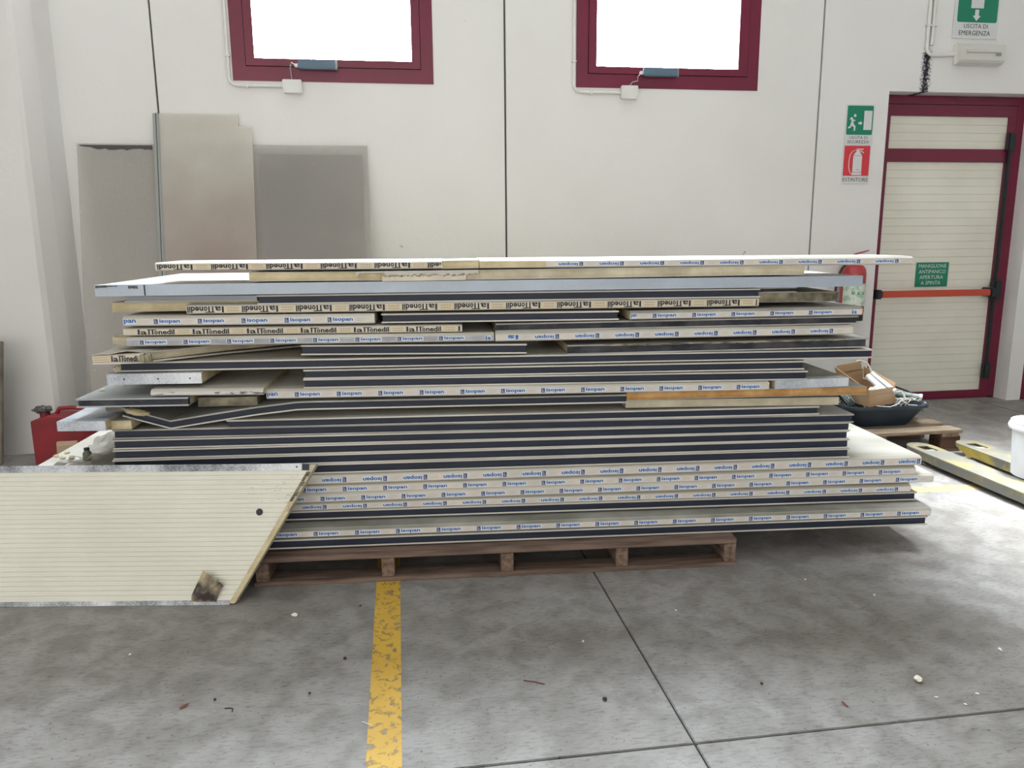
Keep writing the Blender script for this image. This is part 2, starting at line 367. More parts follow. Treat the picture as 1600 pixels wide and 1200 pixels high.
# floor: slabs between saw-cut joints
fl = struct('floor')
MB().box(-9, 10, -8, 6.4, -.2, -.012).build('floor_bed', 'concrete_fill', fl)
xs = [-9, -3.235, .765, 4.765, 10]; ys = [-8, -2.2, 1.805, 5.805, 6.4]; g = .003
for i in range(4):
    for j in range(4):
        MB().box(xs[i] + g, xs[i + 1] - g, ys[j] + g, ys[j + 1] - g, -.15, 0, bev=.0025).build('slab', 'floor', fl)
pl = MB(); pl.add([(-.132, -3, .0008), (-.036, -3, .0008), (-.036, 5.6, .0008), (-.132, 5.6, .0008)], [(0, 1, 2, 3)]); pl.build('painted_line', 'paint', fl)
pl = MB(); pl.add([(-.036, 3.615, .0008), (3.30, 3.615, .0008), (3.30, 3.69, .0008), (-.036, 3.69, .0008)], [(0, 1, 2, 3)]); pl.build('painted_line', 'paint_pale', fl)

def plate(mb, x0, x1, z0, z1, holes, y0, y1):
    """slab of wall with rectangular holes, reveals included"""
    X = sorted({x0, x1, *[h[0] for h in holes], *[h[1] for h in holes]}); Zs = sorted({z0, z1, *[h[2] for h in holes], *[h[3] for h in holes]})
    for i in range(len(X) - 1):
        for j in range(len(Zs) - 1):
            cx, cz = (X[i] + X[i + 1]) / 2, (Zs[j] + Zs[j + 1]) / 2
            if any(h[0] < cx < h[1] and h[2] < cz < h[3] for h in holes): continue
            mb.box(X[i], X[i + 1], y0, y1, Zs[j], Zs[j + 1])
WT = 6.2
wb = struct('wall_back')
W1 = (-1.045, .288, 2.418, WT); W2 = (1.296, 2.659, 2.418, WT); DO = (3.717, 5.0, 0, 2.436)
def wall_panel(x0, x1, holes=()):
    mb = MB(); plate(mb, x0, x1, 0, 7, holes, WY, WY + .28); o = mb.build('wall_panel', 'wall', wb)
    bm = bmesh.new(); bm.from_mesh(o.data); bmesh.ops.remove_doubles(bm, verts=bm.verts, dist=1e-4)
    inner = [f for f in bm.faces if False]; bm.to_mesh(o.data); bm.free()
wall_panel(-9, -3.886); wall_panel(-3.874, -1.544); wall_panel(-1.531, .780, [W1]); wall_panel(.794, 3.146, [W2]); wall_panel(3.160, 5.13, [DO]); wall_panel(7.6, 10)
mb = MB(); plate(mb, 5.13, 7.6, 2.6, 7, [], WY, WY + .28); mb.build('wall_panel', 'wall', wb)
for xx in (-3.88, -1.5375, .787, 3.153): MB().box(xx - .008, xx + .008, WY + .02, WY + .26, 0, 7).build('joint_filler', 'concrete_fill', wb)
# pilaster with splayed return, left
wl = struct('trim_1')
MB().prism([(-6.5, 5.27), (-2.62, 5.285), (-2.26, 5.30), (-2.235, 5.33), (-2.185, 5.46), (-2.145, WY), (-6.5, WY)], 0, 7, 'z').build('pilaster', 'wall', wl)
# remaining shell (outside the frame)
o = MB().box(-9.2, -9, -8, 6.4, 0, 7).build('wall_left', 'wall'); o['kind'] = 'structure'
o = MB().box(10, 10.2, -8, 6.4, 0, 7).build('wall_right', 'wall'); o['kind'] = 'structure'
mb = MB(); plate(mb, -9, 10, 0, 7, [], -8.2, -8.0); o = mb.build('wall_front', 'wall'); o['kind'] = 'structure'
o = MB().box(-9.2, 10.2, -8.2, 6.4, 7, 7.2).build('ceiling', 'roof'); o['kind'] = 'structure'

# windows
def window(n, x0, x1, sx0, sx1, gx0, gx1):
    w = struct('window_%d' % n)
    z0 = 2.418; f = .035
    mb = MB(); y0, y1 = WY - .004, WY + .075; sz = 2.514; gz = 2.562
    def ring(mb, a0, a1, b0, c0, c1, d0, top, topin, ya, yb):
        mb.box(a0, c0, ya, yb, b0, top); mb.box(c1, a1, ya, yb, b0, top); mb.box(c0, c1, ya, yb, b0, d0); mb.box(c0, c1, ya, yb, topin, top)
    ring(mb, x0, x1, z0, sx0 - .004, sx1 + .004, sz - .004, WT, WT - .095, y0, y1); ring(mb, sx0 - .02, sx1 + .02, sz - .02, sx0 + .015, sx1 - .015, sz + .015, WT - .09, WT - .12, WY + .061, WY + .075); mb.build('window_frame', 'maroon', w)
    mb = MB(); ring(mb, sx0, sx1, sz, gx0, gx1, gz, WT - .10, WT - .15, WY - .010, WY + .06); s = mb.build('sash', 'maroon', w)
    MB().box(gx0 - .004, gx1 + .004, WY + .03, WY + .036, gz - .004, WT - .146).build('pane', 'glass', s)
    portal(((x0 + x1) / 2, WY + .3, (z0 + WT) / 2), (math.radians(-90), 0, 0), x1 - x0, WT - z0)
window(1, -1.045, .288, -.954, .200, -.897, .142)
window(2, 1.296, 2.659, 1.385, 2.570, 1.443, 2.499)

# doors
def door(n, x0, x1, ztop, y, leaf=True):
    d = struct('door_%d' % n); yf = y
    mb = MB(); mb.box(x0, x0 + .055, yf, yf + .07, 0, ztop); mb.box(x1 - .062, x1, yf, yf + .07, 0, ztop); mb.box(x0 + .055, x1 - .062, yf, yf + .07, ztop - .06, ztop)
    mb.build('door_frame', 'maroon', d)
    a, b, t = x0 + .060, x1 - .067, ztop - .065
    mb = MB(); ya, yb = yf - .004, yf + .05
    mb.box(a, a + .058, ya, yb, .01, t); mb.box(b - .066, b, ya, yb, .01, t)
    for z0, z1 in ((.01, .070), (1.937, 2.036), (2.285, t)): mb.box(a + .058, b - .066, ya, yb, z0, z1)
    mb.build('leaf_frame', 'maroon', d)
    for z0, z1 in ((.070, 1.937), (2.036, 2.285)):
        mb = MB(); n_ = max(1, round((z1 - z0) / .0622)); h = (z1 - z0) / n_
        prof = [(yf + .04, z0)]
        for k in range(n_):
            zz = z0 + k * h; prof += [(yf + .0155, zz + (.0 if k == 0 else .0012)), (yf + .0155, zz + h - .0025), (yf + .019, zz + h - .0012)]
        prof += [(yf + .04, z1)]
        # front surface as a strip of quads with pressed lines
        fr = prof[1:-1]; vs = [(x, yy, zz) for yy, zz in fr for x in (a + .058, b - .066)]
        mb.add(vs, [(2 * i, 2 * i + 1, 2 * i + 3, 2 * i + 2) for i in range(len(fr) - 1)])
        mb.box(a + .058, b - .066, yf + .022, yf + .04, z0, z1)
        mb.build('infill_panel', 'ribbed', d)
    # threshold and rubber gasket line
    MB().box(x0, x1, yf, yf + .09, 0, .008).build('threshold', 'maroon', d)
    return d, a, b
d1, da, db = door(1, 3.717, 5.0, 2.432, 5.77)
# push bar and bolts are fixed to the leaf
mb = MB(); mb.box(3.815, 4.775, 5.655, 5.69, .876, .928, bev=.006); pb = mb.build('push_bar', 'bar_red', d1, 'orange-red horizontal push bar')
for x0, x1 in ((3.765, 3.815), (4.775, 4.825)):
    mb = MB(); mb.box(x0, x1, 5.65, 5.77, .865, .938, bev=.008); mb.build('bar_end', 'black', pb)
mb = MB(); mb.box(4.845, 4.915, 5.70, 5.768, .83, 1.0, bev=.012); mb.box(4.815, 4.85, 5.70, 5.76, .88, .93, bev=.005); mb.build('latch_box', 'black', pb)
mb = MB(); mb.box(4.868, 4.898, 5.742, 5.768, .22, 2.06, bev=.004); rod = mb.build('bolt_rod', 'black', d1)
mb = MB(); mb.box(4.850, 4.916, 5.725, 5.768, 2.02, 2.16, bev=.008); mb.build('bolt_keeper', 'black', rod)
mb = MB(); mb.box(4.850, 4.916, 5.725, 5.768, .17, .30, bev=.008); mb.build('bolt_keeper', 'black', rod)
MB().box(3.717, 5.0, 5.84, 5.9, 0, 2.44).build('door_backing', 'concrete_fill', d1)
door(2, 5.13, 7.6, 2.6, WY + .02)

# =================================================================== STACK OF SANDWICH PANELS
ISO_P, LAT_P = .1665, .2085
def multi(parts, name, par, label=None):
    """several flat inks in one printed layer"""
    parts = [(p, m) for p, m in parts if p.f]
    if not parts: return None
    mb = MB(); idx = []
    for i, (p, m) in enumerate(parts): mb.add(p.v, p.f); idx += [i] * len(p.f)
    me = bpy.data.meshes.new(name); me.from_pydata(mb.v, [], mb.f)
    for _, m in parts: me.materials.append(M[m])
    for p, i in zip(me.polygons, idx): p.material_index = i
    o = bpy.data.objects.new(name, me); COL.objects.link(o); o.parent = par; o['kind'] = 'stuff'
    if label: o['label'] = label
    return o
def lat_word(mb, x, z, w, h, y, flip, a=0.0, b=1.0):
    """heavy black word: la + ligatured TT + onedil"""
    m = MB(); put_text(m, 'la', 0, 0, .25, 1, 0, False, .02)
    quad(m, .285, .325, 0, 1, 0); quad(m, .385, .425, 0, 1, 0); quad(m, .265, .325, .86, 1, 0); quad(m, .325, .51, .86, 1, 0)
    put_text(m, 'o', .45, 0, .10, .72, 0, False, .03); put_text(m, 'nedil', .565, 0, .435, 1, 0, False, .03)
    out = []
    for px_, _, pz_ in m.v:
        if flip: px_, pz_ = 1 - px_, 1 - pz_
        out.append((x + px_ * w, y, z + pz_ * h))
    fs = [f for f in m.f if all(a <= (out[i][0] - x) / w <= b for i in f)]
    mb.add(out, fs)
def lettering(kind, L, t, ph, flip, zc, th, par, ghost=False):
    """maker's print repeated along the tape; local x from 0 to L"""
    blue, navy, pale, small = MB(), MB(), MB(), MB()
    P = ISO_P if kind == 'isopan' else LAT_P
    k0 = math.floor((-ph) / P) - 1; k1 = math.ceil((L - ph) / P) + 1
    gw = .099 if kind == 'isopan' else .139; z0 = zc - th / 2
    for k in range(k0, k1 + 1):
        x = ph + k * P
        if kind == 'isopan':
            if x > .002 and x + gw < L - .002:
                bx = x + gw - .0155 if flip else x; tx = x if flip else x + .021
                quad(pale, x - .003, x + gw + .005, z0 - .0008, z0 + th + .0008, -.0003)
                quad(navy, bx, bx + .0155, z0, z0 + th, -.0006)
                for q in range(3): quad(pale, bx + .003, bx + .0125 - .002 * q, z0 + th * (.20 + .25 * q), z0 + th * (.29 + .25 * q), -.0008)
                put_text(blue, 'isopan', tx, z0, gw - .021, th, -.0006, flip, .030)
            elif -gw < x < L:      # word cut by the panel's end
                left = x < .002
                x0, x1 = (max(.003, x + gw - .045), x + gw) if left else (x + .021, min(L - .003, x + .043))
                if x1 - x0 > .012:
                    quad(pale, x0 - .002, x1 + .002, z0 - .0008, z0 + th + .0008, -.0003)
                    put_text(blue, ('is' if flip else 'pan') if left else ('an' if flip else 'is'), x0, z0, x1 - x0, th, -.0006, flip, .030)
            sx = x + gw + .014
            if sx > .01 and sx + .036 < L - .01:
                if ghost: put_text(small, 'isopan', sx - .004, zc - th * .4, .048, th * .7, -.0004, flip, .0)
                else:
                    for q in (0, 1): quad(small, sx + .004 * q, sx + .03 + .004 * q, zc - th * .22 + th * .36 * q, zc - th * .22 + th * .36 * q + .0007, -.0004)
        else:
            if x < L and x + gw > 0: lat_word(navy, x, z0, gw, th, -.0006, flip, (.002 - x) / gw, (L - .002 - x) / gw)
            sx = x + gw + .006
            if sx > .006 and sx + .056 < L - .004:
                quad(pale, sx, sx + .056, z0 - .001, z0 + th + .001, -.0003)
                for q in (0, 1):
                    for w_ in range(4): quad(small, sx + .009 + w_ * .0105, sx + .0175 + w_ * .0105, z0 + th * (.24 + .42 * q), z0 + th * (.36 + .42 * q), -.0005)
    if kind == 'isopan': multi([(pale, 'ink_pale'), (blue, 'ink_blue'), (navy, 'ink_navy'), (small, 'ink_grey')], 'printed_lettering', par, "blue maker's name repeated along the tape")
    else: multi([(pale, 'ink_tan'), (navy, 'ink_black'), (small, 'ink_grey')], 'printed_lettering', par, "heavy black maker's name repeated along the tape")

def panel(kind, refs, L, R, d, label, W=1.0, ph=None, flip=False, skin='skin', core='foam', seal='seal', lip=.006, stations=None, tape='tape', ghost=False, name='sandwich_panel', cat='panel', rough_edge=False, dz=0.0):
    """refs: [(px, y top, y bottom), ...] measured on the front edge; L, R: pixel x or ('s', value)"""
    pts = [(S(x, yt, d), S(x, yb, d)) for x, yt, yb in refs]
    t = sum(a[1] - b[1] for a, b in pts) / len(pts)
    mids = [((a[0] + b[0]) / 2, (a[1] + b[1]) / 2) for a, b in pts]
    slope = (mids[1][1] - mids[0][1]) / (mids[1][0] - mids[0][0]) if len(mids) > 1 else 0.0
    zc = lambda s: mids[0][1] + slope * (s - mids[0][0]) + dz
    ymid = lambda q: (refs[0][1] + refs[0][2]) / 2 + ((refs[-1][1] + refs[-1][2]) - (refs[0][1] + refs[0][2])) / 2 * ((q - refs[0][0]) / max(1, refs[-1][0] - refs[0][0]))
    sL = L[1] if isinstance(L, tuple) else S(L, ymid(L), d)[0]
    sR = R[1] if isinstance(R, tuple) else S(R, ymid(R), d)[0]
    Ln = (sR - sL); z0 = zc(sL) - t / 2
    root = thing(name, label, cat, SM(sL, d, z0) @ Matrix.Rotation(-math.atan(slope), 4, 'Y'))
    st = stations or [(0, 0, 0), (Ln, 0, 0)]
    k = .0016
    if kind == 'dark':
        top = [(W, t), (0, t), (0, t - lip), (.003, t - lip), (.006, t - k - .001), (W, t - k)]
        bot = [(W, 0), (0, 0), (0, lip), (.003, lip), (.006, k + .001), (W, k)]
        MB().sweep(top, st).build('top_sheet', skin, root); MB().sweep(bot, st).build('bottom_sheet', skin, root)
        ins = [(x + (.004 if i == 0 else -.004 if i == len(st) - 1 else 0), a, b) for i, (x, a, b) in enumerate(st)]
        MB().sweep([(.010, k), (.010, t - k), (.034, t - k), (.034, k)], ins).build('edge_seal', seal, root)
        MB().sweep([(W - .004, k), (.034, k), (.034, t - k), (W - .004, t - k)], ins).build('foam_core', core, root)
    elif kind in ('isopan', 'lattonedil'):
        tp = .0100 if kind == 'isopan' else .0065; bt = .0055 if kind == 'isopan' else .0045
        top = [(W, t), (.016, t), (.002, t - tp + .003), (0, t - tp), (.004, t - tp - .001), (.018, t - k - .001), (W, t - k)]
        bot = [(W, 0), (.010, 0), (.006, .0015), (.0035, bt), (.007, bt), (.011, k + .001), (W, k)]
        MB().sweep(top, st).build('top_sheet', skin, root); MB().sweep(bot, st).build('bottom_sheet', skin, root)
        MB().sweep([(W - .004, k), (.012, k), (.012, t - k), (W - .004, t - k)], st).build('foam_core', core, root)
        tb = MB().sweep([(.0014, bt), (.0014, t - tp), (.012, t - tp), (.012, bt)], st).build('printed_tape', tape if kind == 'isopan' else 'tape_cream', root)
        th = t - tp - bt
        if ph is not None:
            phs = S(ph, ymid(ph), d)[0] - sL
            lettering(kind, Ln, t, phs, flip, bt + th / 2, th * (.76 if kind == 'isopan' else .94), tb, ghost=ghost)
            for c in tb.children: c.location.y = .0010
    elif kind == 'foam':
        MB().sweep([(W, t), (0, t), (0, t - k), (W, t - k)], st).build('top_sheet', skin, root)
        MB().sweep([(W, 0), (0, 0), (0, k), (W, k)], st).build('bottom_sheet', skin, root)
        n = max(3, int(Ln / .03)); rr = [(Ln * i / n, 0, random.uniform(-.0015, .0035)) for i in range(n + 1)]
        if stations: rr = [(x, a, b + .002) for x, a, b in st]
        mb = MB(); mb.sweep([(W - .003, k), (.004, k), (.001, t * .35), (.003, t * .7), (.002, t - k), (W - .003, t - k)], rr); mb.build('foam_core', core, root)
    elif kind == 'steel':
        MB().sweep([(W, t), (.05, t), (.05, t - k), (W, t - k)], st).build('top_sheet', skin, root)
        MB().sweep([(W, 0), (.05, 0), (.05, k), (W, k)], st).build('bottom_sheet', skin, root)
        MB().sweep([(W - .003, k), (.006, k), (.006, t - k), (W - .003, t - k)], st).build('foam_core', core, root)
        MB().sweep([(0, -.0012), (0, t + .0012), (.055, t + .0012), (.055, t), (.0025, t - .001), (.0025, .001), (.055, 0), (.055, -.0012)], st).build('steel_channel', seal, root)
    root['len'] = Ln; root['thick'] = t
    return root
D = .14
# --- lower pile of long panels -------------------------------------------------
panel('dark', [(640, 836, 851), (1449, 807, 819.3)], ('s', -1.50), 1449, .06, 'dark-edged insulated panel at the very bottom of the stack, lying on the wooden pallet')
panel('isopan', [(640, 821, 836), (1455, 794, 806)], ('s', -1.52), 1455, .06, 'blue-lettered white panel second from the bottom, sticking out in front', ph=618.7, skin='skin_dirty_shaded')
panel('dark', [(640, 794, 807), (1432, 768.5, 781.5)], ('s', -1.56), 1432, D, 'dark-edged panel third from the bottom, between two blue-lettered white ones')
panel('isopan', [(640, 780.5, 794), (1423, 757, 769)], ('s', -1.50), 1423, D, 'white panel with upside-down blue lettering, resting on the third panel from the bottom', ph=598.7, flip=True)
panel('isopan', [(640, 767.5, 781), (1456, 740.5, 754)], ('s', -1.48), 1459, D - .01, 'blue-lettered white panel of the lower pile whose right end reaches out furthest', ph=627.5)
panel('isopan', [(640, 753, 767.5), (1431, 729, 742)], ('s', -1.54), 1431, D, 'blue-lettered white panel directly under the topmost one of the lower pile', ph=598.7)
panel('isopan', [(640, 738, 753), (1440, 712.5, 727.5)], ('s', -1.60), 1440, D - .005, 'topmost panel of the lower pile, white with a bare white top showing at both ends', ph=567, flip=True)
# --- five short dark ones ------------------------------------------------------
panel('dark', [(176, 735, 750), (1327, 700.5, 715)], 177, 1327, D, 'lowest of the five dark-edged panels stacked above the lower pile')
panel('dark', [(176, 719.5, 734.5), (1327, 686, 700)], 176, 1327, D, 'second from below of the five dark-edged panels above the lower pile')
panel('dark', [(176, 703.5, 719), (1327, 673, 686)], 177, 1326, D, 'middle one of the five dark-edged panels above the lower pile')
panel('dark', [(176, 687.5, 703), (1327, 660, 673)], 176, 1329, D, 'fourth from below of the five dark-edged panels above the lower pile')
panel('dark', [(176, 671.5, 687), (1334, 647.5, 660)], 176, 1334, D, 'topmost of the five dark-edged panels, its grey top showing at the right end', skin='skin_dirty')
panel('dark', [(354, 656.5, 670.5), (1280, 635, 647.5)], 354, 1280, D, 'dark-edged panel starting under the bent one and ending short of the foam panels at right')
# --- bent panel ---------------------------------------------------------------
def bent():
    d = D; base = S(190, 651, d)
    key = [(190, 637), (228, 647), (266, 657), (330, 646.5), (400, 635.5), (462, 627.8), (478, 627), (980, 616.5)]
    pts = [S(x, y, d) for x, y in key]; t = .036; s0 = pts[0][0]; z0 = min(p[1] for p in pts) - t
    st = [(p[0] - s0, p[1] - t - z0, 0) for p in pts]
    root = thing('bent_sandwich_panel', 'dark-edged panel folded into a V at its broken left end', 'panel', SM(s0, d, z0)); W = 1.0; k = .002; lip = .006
    MB().sweep([(W, t), (0, t), (0, t - lip), (.003, t - lip), (.006, t - k - .001), (W, t - k)], st).build('top_sheet', 'skin_dirty', root)
    MB().sweep([(W, 0), (0, 0), (0, lip), (.003, lip), (.006, k + .001), (W, k)], st).build('bottom_sheet', 'skin', root)
    ins = [(st[0][0] + .01, st[0][1], 0)] + st[1:-1] + [(st[-1][0] - .004, st[-1][1], 0)]
    MB().sweep([(.010, k), (.010, t - k), (.03, t - k), (.03, k)], ins).build('edge_seal', 'seal', root)
    MB().sweep([(W - .01, k), (.03, k), (.03, t - k), (W - .01, t - k)], ins).build('foam_core', 'foam', root)
    # torn foam lump under the lifted sheet
    bm = bmesh.new(); bmesh.ops.create_icosphere(bm, subdivisions=3, radius=1)
    for v in bm.verts:
        v.co *= 1 + random.uniform(-.12, .12); v.co = Vector((v.co.x * .05, v.co.y * .03, v.co.z * .012))
    me = bpy.data.meshes.new('torn_foam'); bm.to_mesh(me); bm.free(); me.materials.append(M['foam']); o = bpy.data.objects.new('torn_foam', me); COL.objects.link(o)
    o.parent = root; o.location = (.055, .006, st[0][1] + .016); o.rotation_euler = (0, .2, 0)
bent()
panel('foam', [(980, 625.5, 637), (1311, 620.5, 632.5)], 978, 1311, D + .01, 'pale foam panel with bare cut edge, under the orange foam one', core='foam_pale')
panel('foam', [(980, 613.7, 625), (1355, 603.8, 617)], 980, 1355, D - .01, 'aged orange foam panel with a bare cut edge, pointing at the cardboard box', core='foam_aged', skin='skin_dirty')
panel('isopan', [(416, 608.5, 624.5), (1202, 596.5, 610)], 416, 1202, D - .01, 'long blue-lettered white panel at mid height, just above the bent panel', ph=460.5, tape='tape')
p = panel('steel', [(1211, 597.5, 609), (1326, 591.5, 605)], 1211, 1326, D - .01, 'grey-topped panel capped with bright galvanised steel, right of the mid-height blue-lettered panel', seal='galv', skin='skin_dirty', dz=.004)
panel('dark', [(474, 592.5, 607), (1262, 579.5, 593.5)], 474, 1262, D, 'lower of two short dark-edged panels with even left ends, above the mid-height blue-lettered panel')
panel('dark', [(474, 578.3, 592.3), (1257, 563.8, 577.5)], 474, 1257, D, 'upper of two short dark-edged panels with even left ends, under the longest dark one')
panel('dark', [(186, 566.5, 581), (1362, 545.5, 559.5)], 186, 1363, D, 'longest dark-edged panel, at half height of the stack, reaching past the door frame')
# left hand short pieces
panel('steel', [(167, 585, 601), (315, 583, 598.5)], 167, 315, D - .03, 'short steel-capped panel with three screw holes, poking out at the left of the stack', seal='galv', skin='skin_dirty', W=.5)
hp_ = None
for o_ in COL.objects:
    if o_.get('label', '').startswith('short steel-capped panel with three'): hp_ = o_
for px_ in (194, 247, 297):
    x_ = S(px_, 592, D - .03)[0] - S(167, 592, D - .03)[0]
    MB().lathe([(0, 0), (.0032, 0), (.0032, .001), (0, .001)], (0, 0, 0), 12, Matrix.Translation((x_, -.0005, hp_['thick'] * .5)) @ Matrix.Rotation(math.radians(90), 4, 'X')).build('screw_hole', 'black', hp_)
p = panel('isopan', [(235, 609, 619.5), (411, 607.5, 617.5)], 235, 411, D - .06, 'short board with scuffed, half-rubbed print and a visible cream top, left side of the stack', tape='tape_scuffed', skin='skin', W=.55)
p = panel('dark', [(119, 623.5, 637.5), (294, 621, 634)], 119, 294, D - .06, 'short dark-edged panel with a pale grey top, below the screw-holed steel-capped one', seal='seal_dusty', skin='skin_grey', W=.8)
panel('foam', [(310, 622, 635), (400, 620, 633)], 309, 402, D + .02, 'dirty foam offcut wedged above the bent panel', core='foam_dirty', skin='skin_dirty', W=.5)
panel('steel', [(89, 659.5, 673.5), (165, 658.5, 672.5)], 89, 165, D - .08, 'short steel-capped panel pointing left above the red fuel can', seal='galv', skin='galv', W=.8)
# foam end that belongs beside it, and the dark block above
panel('foam', [(167, 658, 672), (190, 657.3, 671.3)], 167, 205, D - .03, 'small yellow foam piece with cut edge beside the left-pointing steel-capped panel', core='foam', skin='skin_dirty', W=.35)
s, z = S(155, 649, D - .02)
o = MB().box(0, .13, 0, .12, 0, .036, bev=.003).build('wooden_spacer', 'dust', None, None, SM(s, D + .04, z)); tag(o, 'dark wooden spacer block under the pale grey topped short panel', 'block')
# damaged wedge panel with black print
def wedge():
    d = D - .09; t = .034; sL, zb = S(145, 568.5, d); sE = S(223, 565, d)[0]; sR = S(472, 560, D)[0]; n = sE - sL; Ln = sR - sL
    root = thing('crumpled_panel', 'crumpled cream panel with torn end and one black printed word, left of stack', 'panel', SM(sL, d, zb))
    st = [(0, 0, 0), (n * .5, .001, 0), (n, .004, .01), (n + .05, .006, .06), (n + .25, .014, .22), (Ln, .020, .42)]
    MB().sweep([(.95, .003), (0, .003), (-.002, .0), (-.002, -.003), (.95, -.001)], [(a, 0, c) for a, b, c in st]).build('bottom_sheet', 'skin', root)
    top = MB(); NX = 24; NY = 6; vs = []; fs = []
    for i in range(NX + 1):
        x = Ln * i / NX
        # interpolate front line
        for k in range(len(st) - 1):
            if st[k][0] <= x <= st[k + 1][0] + 1e-6:
                f = (x - st[k][0]) / max(1e-6, st[k + 1][0] - st[k][0]); yf = st[k][2] * (1 - f) + st[k + 1][2] * f; zf = st[k][1] * (1 - f) + st[k + 1][1] * f; break
        for j in range(NY + 1):
            y = yf + (.95 - yf) * j / NY
            crump = (random.uniform(-.003, .003) if x < n + .05 and j < 2 else 0) + (.010 * math.exp(-((x - n * .75) / .06) ** 2) if j == 0 else 0)
            vs.append((x, y, t + zf * .3 + crump + .0 * y))
    m = len(vs); vs += [(a, b, c - .0018) for a, b, c in vs]
    W_ = NY + 1
    for i in range(NX):
        for j in range(NY):
            q = (i * W_ + j, (i + 1) * W_ + j, (i + 1) * W_ + j + 1, i * W_ + j + 1); fs.append(q); fs.append(tuple(m + a for a in q[::-1]))
        q = (i * W_, (i + 1) * W_, m + (i + 1) * W_, m + i * W_); fs.append(q)
    for j in range(NY): fs.append((j, j + 1, m + j + 1, m + j))
    top.add(vs, fs).build('top_sheet', 'skin', root)
    tp = MB().sweep([(.002, .002), (.0, .010), (.0, t - .005), (.01, t - .001), (.01, .002)], [(0, 0, 0), (n * .5, .001, 0), (n, .004, .01)]).build('printed_tape', 'tape_cream', root)
    txt = MB(); lat_word(txt, n * .38, .006, n * .55, .023, -.0015, False)
    q = MB(); quad(q, .003, n * .34, .007, t - .005, -.001)
    q2 = MB(); quad(q2, .006, n * .31, .013, .015, -.0014); quad(q2, .006, n * .31, .022, .024, -.0014)
    multi([(q, 'ink_tan'), (txt, 'ink_black'), (q2, 'ink_grey')], 'printed_lettering', tp, "heavy black maker's name")
    MB().sweep([(.94, .003), (.012, .003), (.006, .014), (.012, t - .001), (.94, t - .001)], [(.01, 0, 0)] + [(a, b * .4, c + random.uniform(0, .006)) for a, b, c in st[2:]]).build('foam_core', 'foam_pale', root)
    # ragged torn strip of sheet at the broken corner
    rg = MB()
    for k in range(7):
        a = n - .01 + k * .006; rg.prism([(a, .004 + .003 * (k % 2)), (a + .008, .002), (a + .006, t * (.7 + .3 * random.random())), (a + .001, t * random.uniform(.8, 1.1))], -.004 - .002 * (k % 3), .01, 'y')
    rg.build('torn_edge', 'foam_dirty', root)
wedge()
panel('dark', [(470, 540.5, 554), (823, 536.5, 553.5)], 470, 823, D, 'short dark-edged panel with a snapped left corner, left of the gap in the stack')
p = panel('dark', [(887, 540.5, 553.5), (1356, 527, 544)], 887, 1356, D, 'dusty dark-edged panel with a chipped, wavy upper edge, right of the gap in the stack', seal='seal_dusty', skin='skin_dirty')
L_ = p['len']; t_ = p['thick']; mb = MB(); pr = None
for i in range(26):       # chipped sheet edge
    x0 = L_ * (.12 + .8 * i / 26); h = random.uniform(.001, .006); mb.prism([(x0, t_ - .004 - h), (x0 + L_ * .8 / 26, t_ - .004 - random.uniform(.001, .006)), (x0 + L_ * .8 / 26, t_), (x0, t_)], -.002, .004, 'y')
mb.build('chipped_edge', 'foam_dirty', p)
panel('isopan', [(197, 528, 541.5), (772, 519.5, 534)], 197, 772, D - .01, 'grey-taped panel with doubled blue print, its right end split', ph=489, tape='tape_grey', ghost=True, skin='skin')
# curled foam at its left end
mb = MB(); mb.sweep([(.30, .030), (.0, .030), (-.004, .016), (0, .002), (.30, .002)], [(0, .006, .02), (.02, .004, 0), (.09, .0, .02)]); s, z = S(174, 541, D + .02)
o = mb.build('foam_scrap', 'foam_pale', None, None, SM(s, D + .02, z)); tag(o, 'curled foam scrap sticking out left, above the crumpled printed panel', 'scrap')
panel('isopan', [(774, 519.5, 534), (1333, 508, 523)], 774, 1333, D - .01, 'panel with upside-down blue print, butted against the grey-taped one', ph=836, flip=True, tape='tape')
panel('lattonedil', [(192, 512.5, 525.5), (722, 507, 519)], 192, 722, D, 'cream-taped panel with upright black lettering, left side of the stack', ph=215)
panel('dark', [(775, 505.5, 518.5), (1341, 493.5, 506)], 775, 1341, D + .01, 'dust-covered dark-edged panel under the short blue-lettered one at upper right', seal='seal_dusty', skin='skin_dirty')
panel('isopan', [(192, 494, 510.5), (585, 490.5, 505.5)], 192, 585, D - .01, 'short blue-lettered panel at the left, above the upright black-lettered one', ph=240)
panel('dark', [(596, 490.5, 505), (967, 485.5, 500)], 596, 967, D, 'short dark-edged panel between two short blue-lettered ones, upper part of the stack')
panel('isopan', [(985, 486.5, 500), (1348, 479, 493)], 985, 1348, D - .01, 'short blue-lettered panel at the right, its grey top showing beside the extinguisher', ph=1020, skin='skin_dirty', tape='tape')
panel('lattonedil', [(291, 476.5, 491), (1186, 465, 479)], 291, 1186, D, 'long panel with upside-down black lettering in the upper part, under the long steel-capped one', ph=292.5, flip=True)
panel('foam', [(174, 473, 487.5), (292, 471, 486)], 174, 560, D + .05, 'foam panel with a bare yellow edge, its end poking out at upper left', core='foam', W=.8)
panel('dark', [(402, 461.5, 476), (1188, 450.5, 465)], 402, 1188, D, 'dark-edged panel right below the long steel-capped one')
panel('dark', [(195, 463, 472.5), (402, 461.5, 471)], 195, 402, D + .03, 'thin grey-edged panel end left of the dark-edged one, below the long steel-capped panel', seal='skin_grey', skin='skin_grey')
panel('foam', [(1190, 458, 472.5), (1310, 455.5, 471)], 1150, 1310, D + .05, 'mouldy foam panel poking out at upper right in front of the extinguisher', core='foam_dirty', skin='skin_dirty')
panel('dark', [(1190, 449.5, 458), (1245, 448, 457.5)], 1160, 1245, D + .06, 'thin dark panel end on top of the mouldy foam one', W=.7, seal='seal_dusty')
